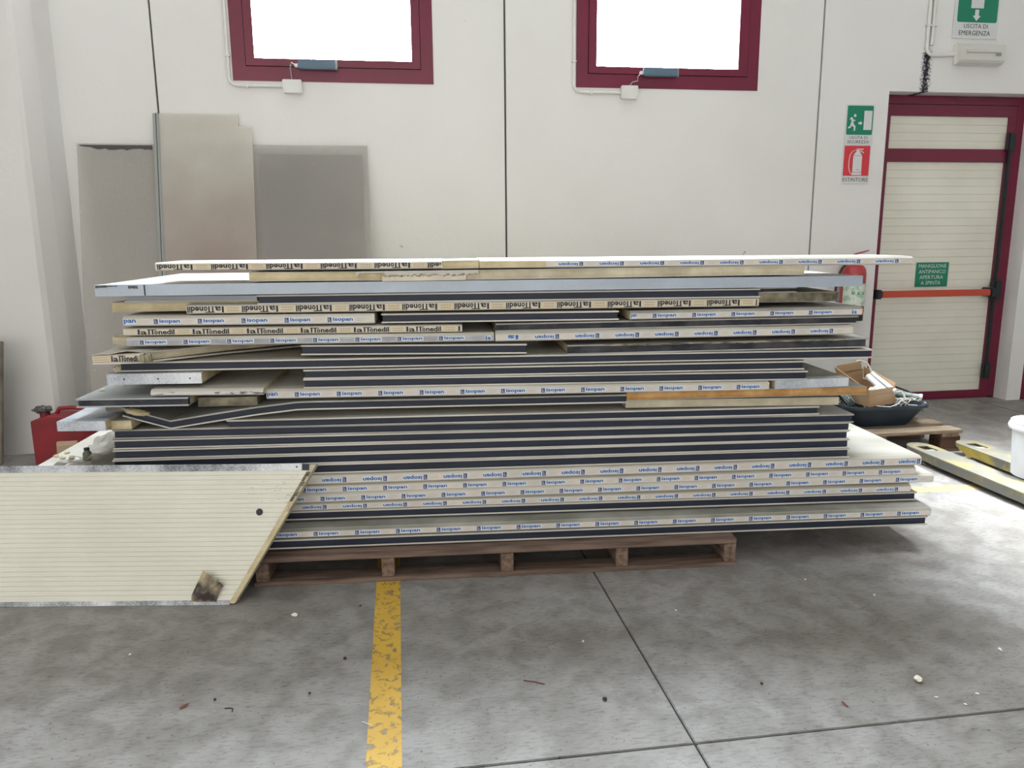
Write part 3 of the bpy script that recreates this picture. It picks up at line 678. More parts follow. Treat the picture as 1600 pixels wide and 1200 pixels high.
# long steel-capped panel with a seam
p = panel('steel', [(148, 446.3, 462.7), (1346, 431, 447)], 148, 1348, D - .015, 'very long panel capped with blue-grey steel, third layer from the top', seal='steel_blue', skin='skin', dz=0)
xs_ = S(226, 453, D - .015)[0] - S(148, 454, D - .015)[0]; t_ = p['thick']
MB().box(xs_ - .0025, xs_ + .0025, -.0008, .004, 0, t_, bev=0).build('cap_joint', 'black', p)
for nm_, x0_, x1_, a_, b_ in (('grime_mark', .004, .045, .72, .98), ('grime_mark', .03, .085, .86, .95), ('grime_mark', .125, .16, .62, .92)):
    mb = MB()
    for q_ in range(9):
        u0 = x0_ + (x1_ - x0_) * q_ / 9; mb.prism([(u0, t_ * random.uniform(a_, (a_ + b_) / 2)), (u0 + (x1_ - x0_) / 9, t_ * random.uniform(a_, (a_ + b_) / 2)), (u0 + (x1_ - x0_) / 9, t_ * b_), (u0, t_ * b_)], -.0018, 0, 'y')
    mb.build(nm_, 'rag', p)
# foam layer under the top boards
panel('foam', [(389, 425.5, 439.5), (598, 424, 438.5)], 389, 598, D, 'yellow foam panel left part, under the torn-faced one', core='foam', W=.6)
p = panel('foam', [(598, 423.5, 440), (1257, 415, 428.5)], 597, 1257, D - .015, 'cream foam panel with peeling paper along its left edge, second layer from the top', core='foam_pale', skin='skin', W=.5)
mb = MB(); t_ = p['thick']; n = 40; prev = t_ * .45
for i in range(n):
    x0 = -.10 + i * .012; a = prev; b = t_ * random.uniform(.45, .75) if i > 8 else t_ * .86; prev = b
    mb.prism([(x0, a), (x0 + .012, b), (x0 + .012, t_ + .001), (x0, t_ + .001)], -.008 - .002 * math.sin(i), .004, 'y')
mb.build('peeling_paper', 'skin', p)
mb = MB(); s = 0
for i in range(30): mb.prism([(.0 + i * .011, 0), (.011 + i * .011, 0), (.011 + i * .011, t_ * random.uniform(.35, .62)), (i * .011, t_ * random.uniform(.35, .62))], -.006, .003, 'y')
mb.build('torn_foil', 'tape_cream', p)
# top boards
panel('lattonedil', [(242, 410.5, 424), (690, 407.3, 420)], 242, 690, D - .01, 'topmost panel at the left, with upside-down black lettering', ph=242.5, flip=True, W=.32)
panel('foam', [(691, 407.5, 420), (748, 406.5, 419)], 691, 748, D, 'short foam block in the top layer, between the black-lettered and the blue-lettered panels', core='foam', W=.30)
p = panel('isopan', [(749, 405.5, 420), (1427, 400.5, 413)], 749, 1427, D - .01, 'topmost panel at the right, its upside-down blue-lettered end sticking out over the fire extinguisher', ph=873, flip=True, W=.32)
L_ = .40; t_ = p['thick']; MB().sweep([(-.001, .003), (-.001, t_ - .006), (.004, t_ - .006), (.004, .003)], [(L_ * i / 12, 0, random.uniform(-.001, .001)) for i in range(9)]).build('bare_foam_edge', 'foam', p)

# =================================================================== PALLET UNDER THE STACK
pal = thing('wooden_pallet', 'long weathered wooden pallet under the whole stack of panels', 'pallet', SM(-.62, 0, 0))
for y0 in (0, .26, .52, .78, 1.04): MB().box(0, 1.995, y0, y0 + (.13 if y0 == 0 else .10), .101, .125, bev=.003).build('deck_board', 'wood', pal)
for x0 in (.008, .510, .998, 1.480, 1.945): MB().box(x0, x0 + .052, .006, 1.13, .018, .101, bev=.003).build('stringer', 'wood_y', pal)
for y0 in (0, .52, 1.04): MB().box(0, 1.995, y0, y0 + .10, 0, .018, bev=.003).build('bottom_board', 'wood', pal)

# =================================================================== LEANING PANEL, FRONT LEFT
def leaning():
    A = Vector((-1.56, 2.992, 0)); B = Vector((-.692, 2.867, 0)); Tt = SO + SU * S(480, 735, .0)[0] + Vector((0, 0, S(480, 735, .0)[1]))
    ex = (B - A).normalized(); w = Tt - B; ez = (w - ex * w.dot(ex)).normalized(); ey = ez.cross(ex)     # ey points away from the camera
    Hf = w.dot(ez); sl = w.dot(ex) / Hf
    mtx = Matrix((ex, ey, ez)).transposed().to_4x4(); mtx.translation = B + ey * 0
    root = thing('leaning_panel', 'large cream ribbed panel with slanted right end, leaning on the stack\'s front left', 'panel', mtx)
    X0 = -1.45; H = Hf + .026; th = .040
    # face with pressed grooves
    g0 = .0; fr = [(0, .016)]; pitch = (Hf - .018) / 27
    for k in range(27):
        z = .018 + pitch * k; fr += [(0, z + .0035), (0, z + pitch - .0035), (.0022, z + pitch)] if k < 26 else [(0, z + .0035), (0, z + pitch)]
    mb = MB(); vs = []
    for y, z in fr: vs += [(X0, y, z), (z * sl, y, z)]
    mb.add(vs, [(2 * i, 2 * i + 1, 2 * i + 3, 2 * i + 2) for i in range(len(fr) - 1)]); mb.build('ribbed_sheet', 'ribbed', root)
    # core: slanted prism
    z0, z1 = .004, H - .004
    c = MB(); vs = [(X0 + .004, .0028, z0), (z0 * sl + .021, .0028, z0), (z1 * sl + .021, .0028, z1), (X0 + .004, .0028, z1)]; vs += [(a, th - .002, b) for a, _, b in vs]
    c.add(vs, [(0, 1, 2, 3), (4, 7, 6, 5), (0, 4, 5, 1), (1, 5, 6, 2), (2, 6, 7, 3), (3, 7, 4, 0)]); c.build('foam_core', 'foam_pale', root)
    c = MB(); vs = [(X0, th - .002, .0), (.02, th - .002, .0), (H * sl + .02, th - .002, H), (X0, th - .002, H)]; vs += [(a, th, b) for a, _, b in vs]
    c.add(vs, [(0, 1, 2, 3), (4, 7, 6, 5), (0, 4, 5, 1), (1, 5, 6, 2), (2, 6, 7, 3), (3, 7, 4, 0)]); c.build('back_sheet', 'skin_dirty', root)
    # notched foam border along the slanted cut
    for k in range(26):
        za = .006 + (Hf - .01) * k / 26; zb = .006 + (Hf - .01) * (k + 1) / 26 - .0016; b = MB()
        wd = .022 if k < 18 else .011 + .006 * (k % 2)
        b.prism([(za * sl + .001, za), (za * sl + .001 + wd, za), (zb * sl + .001 + wd, zb), (zb * sl + .001, zb)], .0005, .012, 'y'); b.build('foam_notch', 'foam' if k < 20 else 'foam_dirty', root)
    # steel channels
    xe = H * sl - .036
    MB().prism([(-.0015, Hf), (-.0015, H + .0012), (th + .001, H + .0012), (th + .001, Hf), (th - .0005, Hf), (th - .0005, H), (0, H), (0, Hf)], X0, xe, 'x').build('top_channel', 'galv_dark', root, 'tarnished galvanised top channel')
    MB().prism([(-.0015, 0), (-.0015, .0175), (0, .0175), (0, .001), (th, .001), (th, 0)], X0, .006, 'x').build('bottom_channel', 'galv_dark', root, 'thin galvanised bottom channel')
    MB().box(xe + .002, xe + .028, .0, .02, Hf + .001, H - .001).build('seal_end', 'seal', root)
    hl = MB()
    for hx, hz in ((xe - .02, H - .012), (-.93, H - .012)): hl.lathe([(0, 0), (.0035, 0), (.0035, .001), (0, .001)], (0, 0, 0), 12, Matrix.Translation((hx, -.002, hz)) @ Matrix.Rotation(math.radians(90), 4, 'X'))
    hl.build('screw_hole', 'black', root)
    # round drilled hole with collar
    def face(px, py):
        r = ray(px, py); n = ey; t = (B - CAM).dot(n) / r.dot(n); q = CAM + r * t - B; return q.dot(ex), q.dot(ez)
    hx, hz = face(405.5, 800)
    MB().lathe([(0, 0), (.0125, 0), (.0135, .0015), (.0125, .003), (.0, .0022)], (0, 0, 0), 20, Matrix.Translation((hx, .0006, hz)) @ Matrix.Rotation(math.radians(90), 4, 'X')).build('drilled_hole', 'black', root)
    # scratches, pits
    sc = MB()
    for k in range(46):
        px = random.gauss(432, 26); py = random.choice([random.gauss(775, 12), random.gauss(765, 8), random.uniform(740, 900)]); a, b = face(px, py)
        if a > b * sl - .004 or b > Hf - .005: continue
        ln = random.uniform(.002, .014); h = random.uniform(.0004, .0012); sc.prism([(a, b), (a + ln, b + ln * .15), (a + ln, b + ln * .15 + h), (a, b + h)], -.0006, .001, 'y')
    sc.build('scratches', 'foam_dirty', root)
    # torn bent metal flap at bottom right
    P = [(299, 940), (300, 930), (322, 890), (348, 908), (352, 914), (344, 926), (338, 940)]
    q = [face(*k) for k in P]; lift = [.002, .004, .030, .034, .020, .012, .004]
    vs = [(a, -l, b) for (a, b), l in zip(q, lift)]; c0 = (sum(a for a, _, _ in vs) / 7, -.020, sum(b for _, _, b in vs) / 7)
    fl_ = MB(); top = vs + [c0]; bot = [(a, y + .0022, b) for a, y, b in top]; fl_.add(top + bot, [(i, (i + 1) % 7, 7) for i in range(7)] + [(8 + (i + 1) % 7, 8 + i, 15) for i in range(7)] + [(i, 8 + i, 8 + (i + 1) % 7, (i + 1) % 7) for i in range(7)])
    fl_.build('bent_flap', 'flap', root, 'scorched flap of sheet metal bent outwards')
M['flap'] = mat('scorched_sheet', (.55, .46, .30), .45, 0, (.045, .035, .035), 9, detail=3, pos=(.40, .56))
leaning()

# =================================================================== THINGS ON THE WALL
def conduit(n_label, x, zr, xe, z, box, clips):
    t = thing('cable_conduit', n_label, 'conduit', T(x, WY - .014, z)); r = .011
    pts = [(0, 0, WT - z - .3), (0, 0, .05)] + [(.05 - .05 * math.cos(a), 0, .05 - .05 * math.sin(a)) for a in [math.pi / 2 * k / 6 for k in range(1, 6)]] + [(.05, 0, 0), (xe - x, 0, 0)]
    MB().tube(pts, r, 12).build('tube', 'pvc', t)
    for cx, cz in clips:
        MB().box(cx - x - .016, cx - x + .016, -.014, .013, cz - z - .007, cz - z + .007, bev=.003).build('clip', 'pvc', t) if cz > z + .06 else MB().box(cx - x - .007, cx - x + .007, -.014, .013, cz - z - .018, cz - z + .016, bev=.003).build('clip', 'pvc', t)
    MB().tube([(xe - x - .03, 0, 0), (xe - x, 0, 0)], .0135, 12).build('gland', 'pvc', t)
conduit('white plastic conduit running down beside the left window to its junction box', -1.068, 0, -.723, 2.386, 0, [(-1.068, 2.57), (-.955, 2.386)])
conduit('white plastic conduit running down beside the right window to its junction box', 1.278, 0, 1.619, 2.385, 0, [(1.278, 2.588), (1.405, 2.385)])
def jbox(x0, x1, z0, z1, label):
    t = thing('junction_box', label, 'box', T(x0, WY - .045, z0)); w, h = x1 - x0, z1 - z0
    MB().box(0, w, .01, .045, 0, h, bev=.004).build('back_box', 'pvc', t); MB().box(-.002, w + .002, 0, .012, -.002, h + .002, bev=.004).build('cover', 'pvc', t)
    for a in (.012, w - .012):
        for b in (.012, h - .012): MB().lathe([(0, -.001), (.0045, -.001), (.0045, .002)], (0, 0, 0), 10, Matrix.Translation((a, 0, b)) @ Matrix.Rotation(math.radians(90), 4, 'X')).build('screw', 'cable', t)
jbox(-.721, -.600, 2.341, 2.423, 'small white junction box under the left window')
jbox(1.620, 1.739, 2.342, 2.429, 'small white junction box under the right window')
def actuator(x0, x1, z0, z1, label, cable):
    t = thing('window_actuator', label, 'actuator', T(x0, WY - .06, z0)); w, h = x1 - x0, z1 - z0
    MB().box(0, w, 0, .046, 0, h, bev=.005).build('housing', 'blueplastic', t); MB().box(w - .006, w + .006, -.001, .05, -.001, h + .001, bev=.002).build('end_cap', 'duct', t)
    MB().box(-.025, .002, .008, .03, h * .2, h * .6, bev=.004).build('connector', 'pvc', t)
    MB().box(w * .3, w * .4, .044, .05, .005, h - .005).build('bracket', 'dark', t)
    MB().tube([(p[0] - x0, p[1] - (WY - .06), p[2] - z0) for p in cable], .004, 8).build('cable', 'cable', t)
actuator(-.614, -.364, 2.491, 2.547, 'grey-blue chain actuator on the left window\'s bottom frame', [(-.63, WY - .045, 2.51), (-.655, WY - .05, 2.53), (-.665, WY - .045, 2.50), (-.66, WY - .03, 2.425)])
actuator(1.775, 2.027, 2.495, 2.551, 'grey-blue chain actuator on the right window\'s bottom frame', [(1.76, WY - .04, 2.515), (1.735, WY - .045, 2.49), (1.735, WY - .04, 2.462), (1.70, WY - .035, 2.455), (1.68, WY - .03, 2.43)])

# conduits and emergency lamp above the door
t = thing('double_conduit', 'pair of white conduits coming down to the emergency lamp above the door', 'conduit', T(3.985, WY - .016, 2.69))
pts = [(-.003, 0, 1.2), (-.003, 0, .06)] + [(.052 - .055 * math.cos(a), 0, .06 - .055 * math.sin(a)) for a in [math.pi / 2 * k / 6 for k in range(1, 7)]] + [(.24, 0, .013)]
MB().tube(pts, .0125, 12).build('tube', 'pvc', t)
MB().tube([(.034, 0, 1.2), (.034, 0, .085)], .0115, 12).build('tube', 'pvc', t)
MB().tube([(.034, 0, .14), (.034, 0, .075)], .0135, 12).build('sleeve', 'pvc', t)
MB().box(-.025, .06, -.016, .015, .205, .22, bev=.003).build('clip', 'pvc', t)
t = thing('emergency_lamp', 'rectangular white emergency lamp mounted above the door', 'lamp', T(4.213, WY - .075, 2.628))
MB().box(0, .39, .045, .075, 0, .156, bev=.006).build('housing', 'pvc', t)
mb = MB(); mb.prism([(.045, .004), (.012, .012), (0, .03), (0, .126), (.012, .144), (.045, .152)], .006, .384, 'x'); mb.build('diffuser', 'lens', t)
MB().tube([(.05, -.001, .09), (.34, -.001, .09)], .012, 12).build('lamp_tube', 'lens', t)
MB().box(.30, .345, -.006, .0, .06, .075, bev=.002).build('test_button', 'cable', t)

# signs
def man(x, z, s):
    P = [[(0, 1.02), (.10, 1.15), (.24, 1.16), (.36, .95), (.50, .96), (.52, .86), (.33, .80), (.40, .60), (.58, .42), (.55, .05), (.42, .05), (.43, .33), (.22, .48), (.14, .30), (-.10, .22), (-.12, .34), (.05, .42), (.16, .78), (.14, 1.02), (.06, .92)]]
    return [[(x + a * s, z + b * s) for a, b in q] for q in P]
def sign(label, x0, x1, z0, z1, y):
    t = thing('safety_sign', label, 'sign', T(x0, y, z0)); MB().prism(rrect(0, x1 - x0, 0, z1 - z0, .008), 0, .003, 'y').build('plate', 'sign', t); return t
def flat(t, mb, nm, m, lab=None): mb.build(nm, m, t, lab)
t = sign('green and white emergency exit sign above the emergency lamp, arrow pointing down', 4.188, 4.562, 2.822, 3.32, WY - .006)
mb = MB(); poly(mb, rrect(.028, .36, .115, .47, .016), -.0006); flat(t, mb, 'green_field', 'green')
mb = MB(); quad(mb, .135, .240, .215, .44, -.0012); poly(mb, [(.172, .205), (.172, .162), (.155, .162), (.188, .126), (.221, .162), (.204, .162), (.204, .205)], -.0012)
flat(t, mb, 'pictogram', 'sign')
mb = MB(); put_text(mb, 'USCITA DI', .088, .074, .20, .030, -.0010, bold=.0); put_text(mb, 'EMERGENZA', .052, .024, .262, .033, -.0010, bold=.0); flat(t, mb, 'lettering', 'ink_black')
t = sign('green running-man exit sign on the wall left of the door', 3.374, 3.606, 2.046, 2.337, WY - .006)
mb = MB(); poly(mb, rrect(.010, .222, .070, .281, .010), -.0006); flat(t, mb, 'green_field', 'green')
mb = MB()
for q in man(.032, .095, .088): poly(mb, q, -.0012)
poly(mb, [(.074 + .011 * math.cos(a), .209 + .011 * math.sin(a)) for a in [k * math.pi / 6 for k in range(12)]], -.0012)
poly(mb, [(.104, .148), (.120, .148), (.120, .139), (.138, .155), (.120, .171), (.120, .162), (.104, .162)], -.0012); quad(mb, .148, .213, .106, .245, -.0012); flat(t, mb, 'pictogram', 'sign')
mb = MB(); put_text(mb, 'USCITA DI', .040, .041, .148, .020, -.0010, bold=.0); put_text(mb, 'SICUREZZA', .026, .009, .176, .021, -.0010, bold=.0); flat(t, mb, 'lettering', 'ink_black')
t = sign('red fire extinguisher sign, lower of the two wall signs left of the door', 3.372, 3.600, 1.757, 2.043, WY - .006)
mb = MB(); poly(mb, rrect(.008, .220, .058, .280, .008), -.0006); flat(t, mb, 'red_field', 'sign_red')
mb = MB(); mb2 = MB(); poly(mb, rrect(.084, .158, .085, .205, .004), -.0012); poly(mb, [(.084, .207), (.098, .228), (.108, .236), (.108, .248), (.134, .248), (.134, .236), (.144, .228), (.158, .207)], -.0012)
quad(mb, .080, .160, .064, .082, -.0012); poly(mb, [(.108, .250), (.165, .250), (.165, .258), (.108, .258)], -.0012); poly(mb, [(.138, .240), (.172, .222), (.168, .232), (.140, .248)], -.0012)
hp = [(.105, .250), (.075, .238), (.058, .21), (.052, .17), (.052, .13), (.062, .09), (.074, .072)]
for k in range(len(hp) - 1):
    (a, b), (c, e) = hp[k], hp[k + 1]; mb.add([(a - .003, -.0012, b), (a + .003, -.0012, b), (c + .003, -.0012, e), (c - .003, -.0012, e)], [(0, 1, 2, 3)])
flat(t, mb, 'pictogram', 'sign')
mb = MB(); put_text(mb, 'ESTINTORE', .010, .016, .208, .029, -.0010, bold=.0); quad(mb2, .118, .136, .100, .107, -.0016); flat(t, mb, 'lettering', 'ink_black'); mb2.build('small_print', 'ink_grey', t)
t = thing('push_bar_sign', 'green sign with four lines of white text on the door above the push bar', 'sign', T(4.180, 5.7825, .948) )
MB().prism([(0, 0), (.290, 0), (.290, .198), (0, .198)], -.0012, .0022, 'y').build('plate', 'green', t)
mb = MB()
for k, (s_, a, b) in enumerate((('MANIGLIONE', .022, .246), ('ANTIPANICO', .026, .240), ('APERTURA', .036, .212), ('A SPINTA', .052, .176))): put_text(mb, s_, a, .154 - k * .0455, b, .030, -.0016, bold=.0)
mb.build('lettering', 'sign', t)

# fire extinguisher
t = thing('fire_extinguisher', 'red fire extinguisher hanging on the wall behind the right end of the stack', 'extinguisher', T(3.475, 5.53, .72))
MB().lathe([(0, .035), (.075, .035), (.088, .05), (.090, .07), (.090, .36), (.084, .395), (.065, .420), (.030, .436), (.022, .45), (.022, .47), (0, .47)], seg=36).build('cylinder', 'red', t)
MB().lathe([(.078, 0), (.088, .0), (.088, .045), (.080, .045)], seg=32).build('foot_ring', 'black', t)
MB().lathe([(.0915, .12), (.0915, .285)], seg=36).build('label_sheet', 'label', t) if 'label' in M else None
M['label'] = mat('pale_green_label', (.66, .72, .62), .5, 0, (.38, .55, .45), 26, detail=2, pos=(.42, .47))
lb = MB(); vs = []
for k in range(17):
    a = math.radians(-180 + 10 * k + 10)
    for z in (.115, .285): vs.append((.0912 * math.cos(a), .0912 * math.sin(a), z))
lb.add(vs, [(2 * k, 2 * k + 2, 2 * k + 3, 2 * k + 1) for k in range(16)]); lab = lb.build('instruction_label', 'label', t)
ic = MB()
for ang in (-118, -92, -66):
    a = math.radians(ang); c = Vector((.0918 * math.cos(a), .0918 * math.sin(a), .215)); tx = Vector((-math.sin(a), math.cos(a), 0))
    for (u0, u1, v0, v1) in ((-.010, .010, -.010, -.004), (-.010, -.003, -.004, .010), (.004, .010, .000, .010)):
        ic.add([tuple(c + tx * p_ + Vector((0, 0, q_))) for p_, q_ in ((u0, v0), (u1, v0), (u1, v1), (u0, v1))], [(0, 1, 2, 3)])
ic.build('label_icons', 'green', lab)
MB().box(-.014, .02, -.02, .02, .465, .50, bev=.004).build('valve', 'dark', t)
mb = MB(); mb.tube([(-.01, 0, .505), (.05, -.01, .52), (.10, -.02, .535)], [.006, .006, .004], 8); mb.tube([(-.01, 0, .49), (.08, -.02, .485)], .005, 8); mb.build('lever', 'red', t)
MB().tube([(-.01, 0, .475), (-.06, -.02, .455), (-.12, -.03, .40), (-.155, -.03, .32), (-.16, -.03, .22), (-.14, -.03, .14), (-.10, -.03, .10)], .010, 10).build('hose', 'black', t)
MB().box(-.03, .03, .06, .098, .30, .36, bev=.003).build('wall_bracket', 'dark', t)

# =================================================================== FLUTED SHEETS LEANING ON THE WALL
def lean_sheet(label, outline, off, m, name='fluted_sheet', th=.010):
    """outline in (x, z) seen on the wall; the sheet stands on the floor at y=5.24 and rests on the wall at z=2.05"""
    ang = math.atan2(.36, 2.05); mtx = T(0, 5.235 - off, 0) @ Matrix.Rotation(-ang, 4, 'X')
    t = thing(name, label, 'sheet', mtx)
    MB().prism(outline, 0, th, 'y').build('sheet', m, t); return t
def WX(px, py, off=0):       # wall-leaning plane coordinates
    ang = math.atan2(.36, 2.05); r = ray(px, py); n = Vector((0, math.cos(ang), -math.sin(ang))); p0 = Vector((0, 5.235 - off, 0)); tt = (p0 - CAM).dot(n) / r.dot(n); q = CAM + r * tt
    return q.x, (q.z) / math.cos(ang)
x0, zt = WX(120, 224); x1, zt2 = WX(574, 228)
gx0, gz = WX(405, 241, -.012); gx1, gz2 = WX(566, 240, -.012)
lean_sheet('smaller grey sheet sandwiched behind the right part of the wide fluted sheet', [(gx0, 0), (gx1, 0), (gx1, gz), (gx0, gz)], -.012, 'poly_grey', th=.006)
t = lean_sheet('wide translucent fluted sheet leaning on the wall, black grime along its top left edge', [(x0, 0), (x1, 0), (x1, zt), (x0, zt)], 0, 'poly')
a0, az = WX(124, 225); a1, _ = WX(238, 227); mb = MB(); vs = []
pr = [(a0 + (a1 - a0) * k / 20, az - .005, az - .012 - .028 * min(1, k / 6) * random.uniform(.55, 1)) for k in range(21)]
for a, b, c in pr: vs += [(a, -.0012, b), (a, -.0012, c)]
mb.add(vs, [(2 * k, 2 * k + 2, 2 * k + 3, 2 * k + 1) for k in range(20)]); mb.build('grime_band', 'grime', t)
b0, bz = WX(247, 177, .014); b1, _ = WX(372, 180, .014); b2, bz2 = WX(393, 198, .014)
t = lean_sheet('tall narrow cream fluted sheet with a stepped corner and dark left edge', [(b0, 0), (b2 + .002, 0), (b2 + .002, bz2), (b1, bz2), (b1, bz), (b0, bz)], .014, 'poly_tall')
MB().box(b0 - .035, b0 + .004, -.003, .014, 0, bz, bev=.002).build('edge_profile', 'cable', t)
MB().box(b0 - .016, b0 - .012, -.0045, -.002, 0, bz).build('edge_groove', 'dark', t)

# =================================================================== LEFT CORNER
t = thing('fuel_can', 'red plastic fuel can with a dirty rag on its cap, against the pilaster', 'can', T(-2.275, 4.98, 0) @ Matrix.Rotation(math.radians(-6), 4, 'Z'))
mb = MB(); mb.prism([(0, .012), (.012, 0), (.30, 0), (.315, .012), (.315, .27), (.285, .312), (.10, .318), (.0, .285)], 0, .17, 'y'); bb = mb.build('body', 'redcan', t)
bv = bb.modifiers.new('b', 'BEVEL'); bv.width = .014; bv.segments = 3
MB().tube([(.12, .085, .31), (.14, .085, .348), (.22, .085, .352), (.28, .085, .345), (.295, .085, .30)], .013, 10).build('handle', 'redcan', t)
MB().lathe([(0, .05), (.028, .05), (.03, 0)], (.05, .085, .295), 20).build('cap', 'redcan', t)
bm = bmesh.new(); bmesh.ops.create_icosphere(bm, subdivisions=4, radius=1)
for v in bm.verts:
    n_ = math.sin(v.co.x * 9 + v.co.y * 5) * .12 + math.sin(v.co.z * 11 + v.co.x * 6) * .1; v.co = v.co * (1 + n_ + random.uniform(-.03, .03)); v.co.x *= .052; v.co.y *= .05; v.co.z *= .022
me = bpy.data.meshes.new('rag'); bm.to_mesh(me); bm.free(); me.materials.append(M['rag']); o = bpy.data.objects.new('rag', me); COL.objects.link(o); o.location = (-2.225, 5.05, .345); tag(o, 'grey oily rag stuffed on the cap of the red fuel can', 'rag')
o = MB().box(0, .115, 0, .02, 0, .19, bev=.002).build('wood_offcut', 'offcut', None, None, T(-2.07, 4.80, .0) @ Matrix.Rotation(-.10, 4, 'X')); tag(o, 'pale ruled wooden offcut standing in front of the red fuel can', 'offcut')
t = MB().box(-.50, 0, 0, .035, 0, .78, bev=.004).build('weathered_board', 'dust', None, None, T(-2.50, 5.04, 0) @ Matrix.Rotation(math.radians(7), 4, 'Y')); tag(t, 'stained brown board standing at the left edge of the picture', 'board')

# plastic film over the left end of the lower pile
def film():
    zt = S(640, 738, D)[1] + .004; NX, NY = 60, 50; vs = []; x0, y0 = -1.50, .30
    for i in range(NX + 1):
        for j in range(NY + 1):
            a, b = i / NX, j / NY; x = x0 + .40 * a + .04 * math.sin(b * 5); y = y0 + .62 * b
            h = .115 * (a ** .8) * (1 - .35 * b) + .012 * math.sin(a * 14 + b * 4) + .010 * math.sin(b * 17 + a * 6) + .007 * math.sin(a * 31 - b * 23) + .006 * math.sin(b * 41 + a * 19) + .02 * (b > .5) * math.sin(a * 8)
            vs.append((x, y, zt + max(.003, h)))
    mb = MB(); W_ = NY + 1; mb.add(vs, [(i * W_ + j, (i + 1) * W_ + j, (i + 1) * W_ + j + 1, i * W_ + j + 1) for i in range(NX) for j in range(NY)], True)
    o = mb.build('plastic_film', 'film', None, None, SM(0, 0, 0)); tag(o, 'crumpled milky plastic film draped over the left end of the lower pile', 'plastic film')
    s = o.modifiers.new('s', 'SOLIDIFY'); s.thickness = .0012
    return zt
zt = film()
def chip(name, m, loc, sc, label, cat, rz=0, group=None, sub=1, world=None):
    bm = bmesh.new(); bmesh.ops.create_icosphere(bm, subdivisions=sub, radius=1)
    for v in bm.verts: v.co *= random.uniform(.72, 1.15); v.co = Vector((v.co.x * sc[0], v.co.y * sc[1], v.co.z * sc[2]))
    mn = min(v.co.z for v in bm.verts)
    me = bpy.data.meshes.new(name); bm.to_mesh(me); bm.free(); me.materials.append(M[m]); o = bpy.data.objects.new(name, me); COL.objects.link(o)
    o.location = (loc[0], loc[1], loc[2] - mn); o.rotation_euler = (0, 0, rz); tag(o, label, cat, group); return o
for i, (px, py) in enumerate(((88, 714), (98, 717), (105, 709), (112, 716))):
    r = ray(px, py); q = CAM + r * ((.466 - CAM.z) / r.z)
    chip('foam_crumb', 'foam_pale' if i % 2 else 'foam', (q.x, q.y, .462), (.015, .013, .009), ('leftmost', 'second from left', 'third from left', 'rightmost')[i] + ' of the foam crumbs on the lower pile\'s left end', 'crumb', random.random() * 3, 'foam crumbs on the lower pile')
r = ray(137, 716); q = CAM + r * ((.47 - CAM.z) / r.z)
t = thing('small_bottle', 'small dull green bottle standing in front of the plastic film', 'bottle', T(q.x, q.y, .462)); MB().lathe([(0, 0), (.017, 0), (.018, .03), (.010, .042), (.010, .048), (0, .048)], seg=20).build('body', 'green_bottle', t); MB().lathe([(.011, .044), (.011, .054), (0, .054)], seg=16).build('cap', 'dark', t)

# =================================================================== RIGHT SIDE: pallet, tub, box
PZ = .145
pal2 = thing('small_wooden_pallet', 'small block pallet under the navy tub, near the door', 'pallet', T(2.36, 4.30, 0))
for y0 in (0, .185, .37, .555, .70): MB().box(0, 1.18 - (.05 if y0 == .37 else 0), y0, y0 + .12, PZ - .022, PZ, bev=.003).build('deck_board', 'wood_pale', pal2)
for x0 in (0, .53, 1.035):
    MB().box(x0, x0 + .12, 0, .82, PZ - .044, PZ - .022, bev=.002).build('stringer_board', 'wood_y', pal2)
    for y0 in (.01, .35, .70): MB().box(x0, x0 + .14, y0, y0 + .11, .02, PZ - .044, bev=.003).build('block', 'wood_red', pal2)
for y0 in (.01, .35, .70): MB().box(0, 1.18, y0, y0 + .11, 0, .02, bev=.002).build('bottom_board', 'wood', pal2)

def tub():
    t = thing('mortar_tub', 'navy plastic mortar tub full of cables and tubes, on the small pallet', 'tub', T(3.10, 4.62, PZ))
    def ring(hx, hy, z, r, n=6):
        out = []
        for cx, cy, a0 in ((hx - r, -hy + r, -90), (hx - r, hy - r, 0), (-hx + r, hy - r, 90), (-hx + r, -hy + r, 180)):
            for k in range(n + 1): a = math.radians(a0 + 90 * k / n); out.append((cx + r * math.cos(a), cy + r * math.sin(a), z))
        return out
    rings = [ring(.18, .15, 0, .06), ring(.19, .16, .004, .06), ring(.270, .215, .125, .08), ring(.292, .230, .128, .085), ring(.292, .230, .145, .085), ring(.265, .212, .145, .08), ring(.185, .155, .012, .06)]
    vs = [p for q in rings for p in q]; n = len(rings[0]); fs = [(k * n + i, k * n + (i + 1) % n, (k + 1) * n + (i + 1) % n, (k + 1) * n + i) for k in range(len(rings) - 1) for i in range(n)]
    fs += [tuple(range(n))[::-1], tuple(range(len(vs) - n, len(vs)))]
    MB().add(vs, fs, True).build('basin', 'tub', t)
    mb = MB()
    for k in range(14):
        x0, y0 = random.uniform(-.26, .26), random.uniform(-.2, .17); z0 = .11
        mb.tube([(x0 + .05 * math.sin(q * 1.3 + k) + q * .018 * (1 if k % 2 else -1), y0 + .05 * math.cos(q * .9 + k * 2), z0 + .035 * abs(math.sin(q * .8 + k))) for q in range(7)], .006, 6)
    return t
tub()
TO = (3.10, 4.62, PZ)
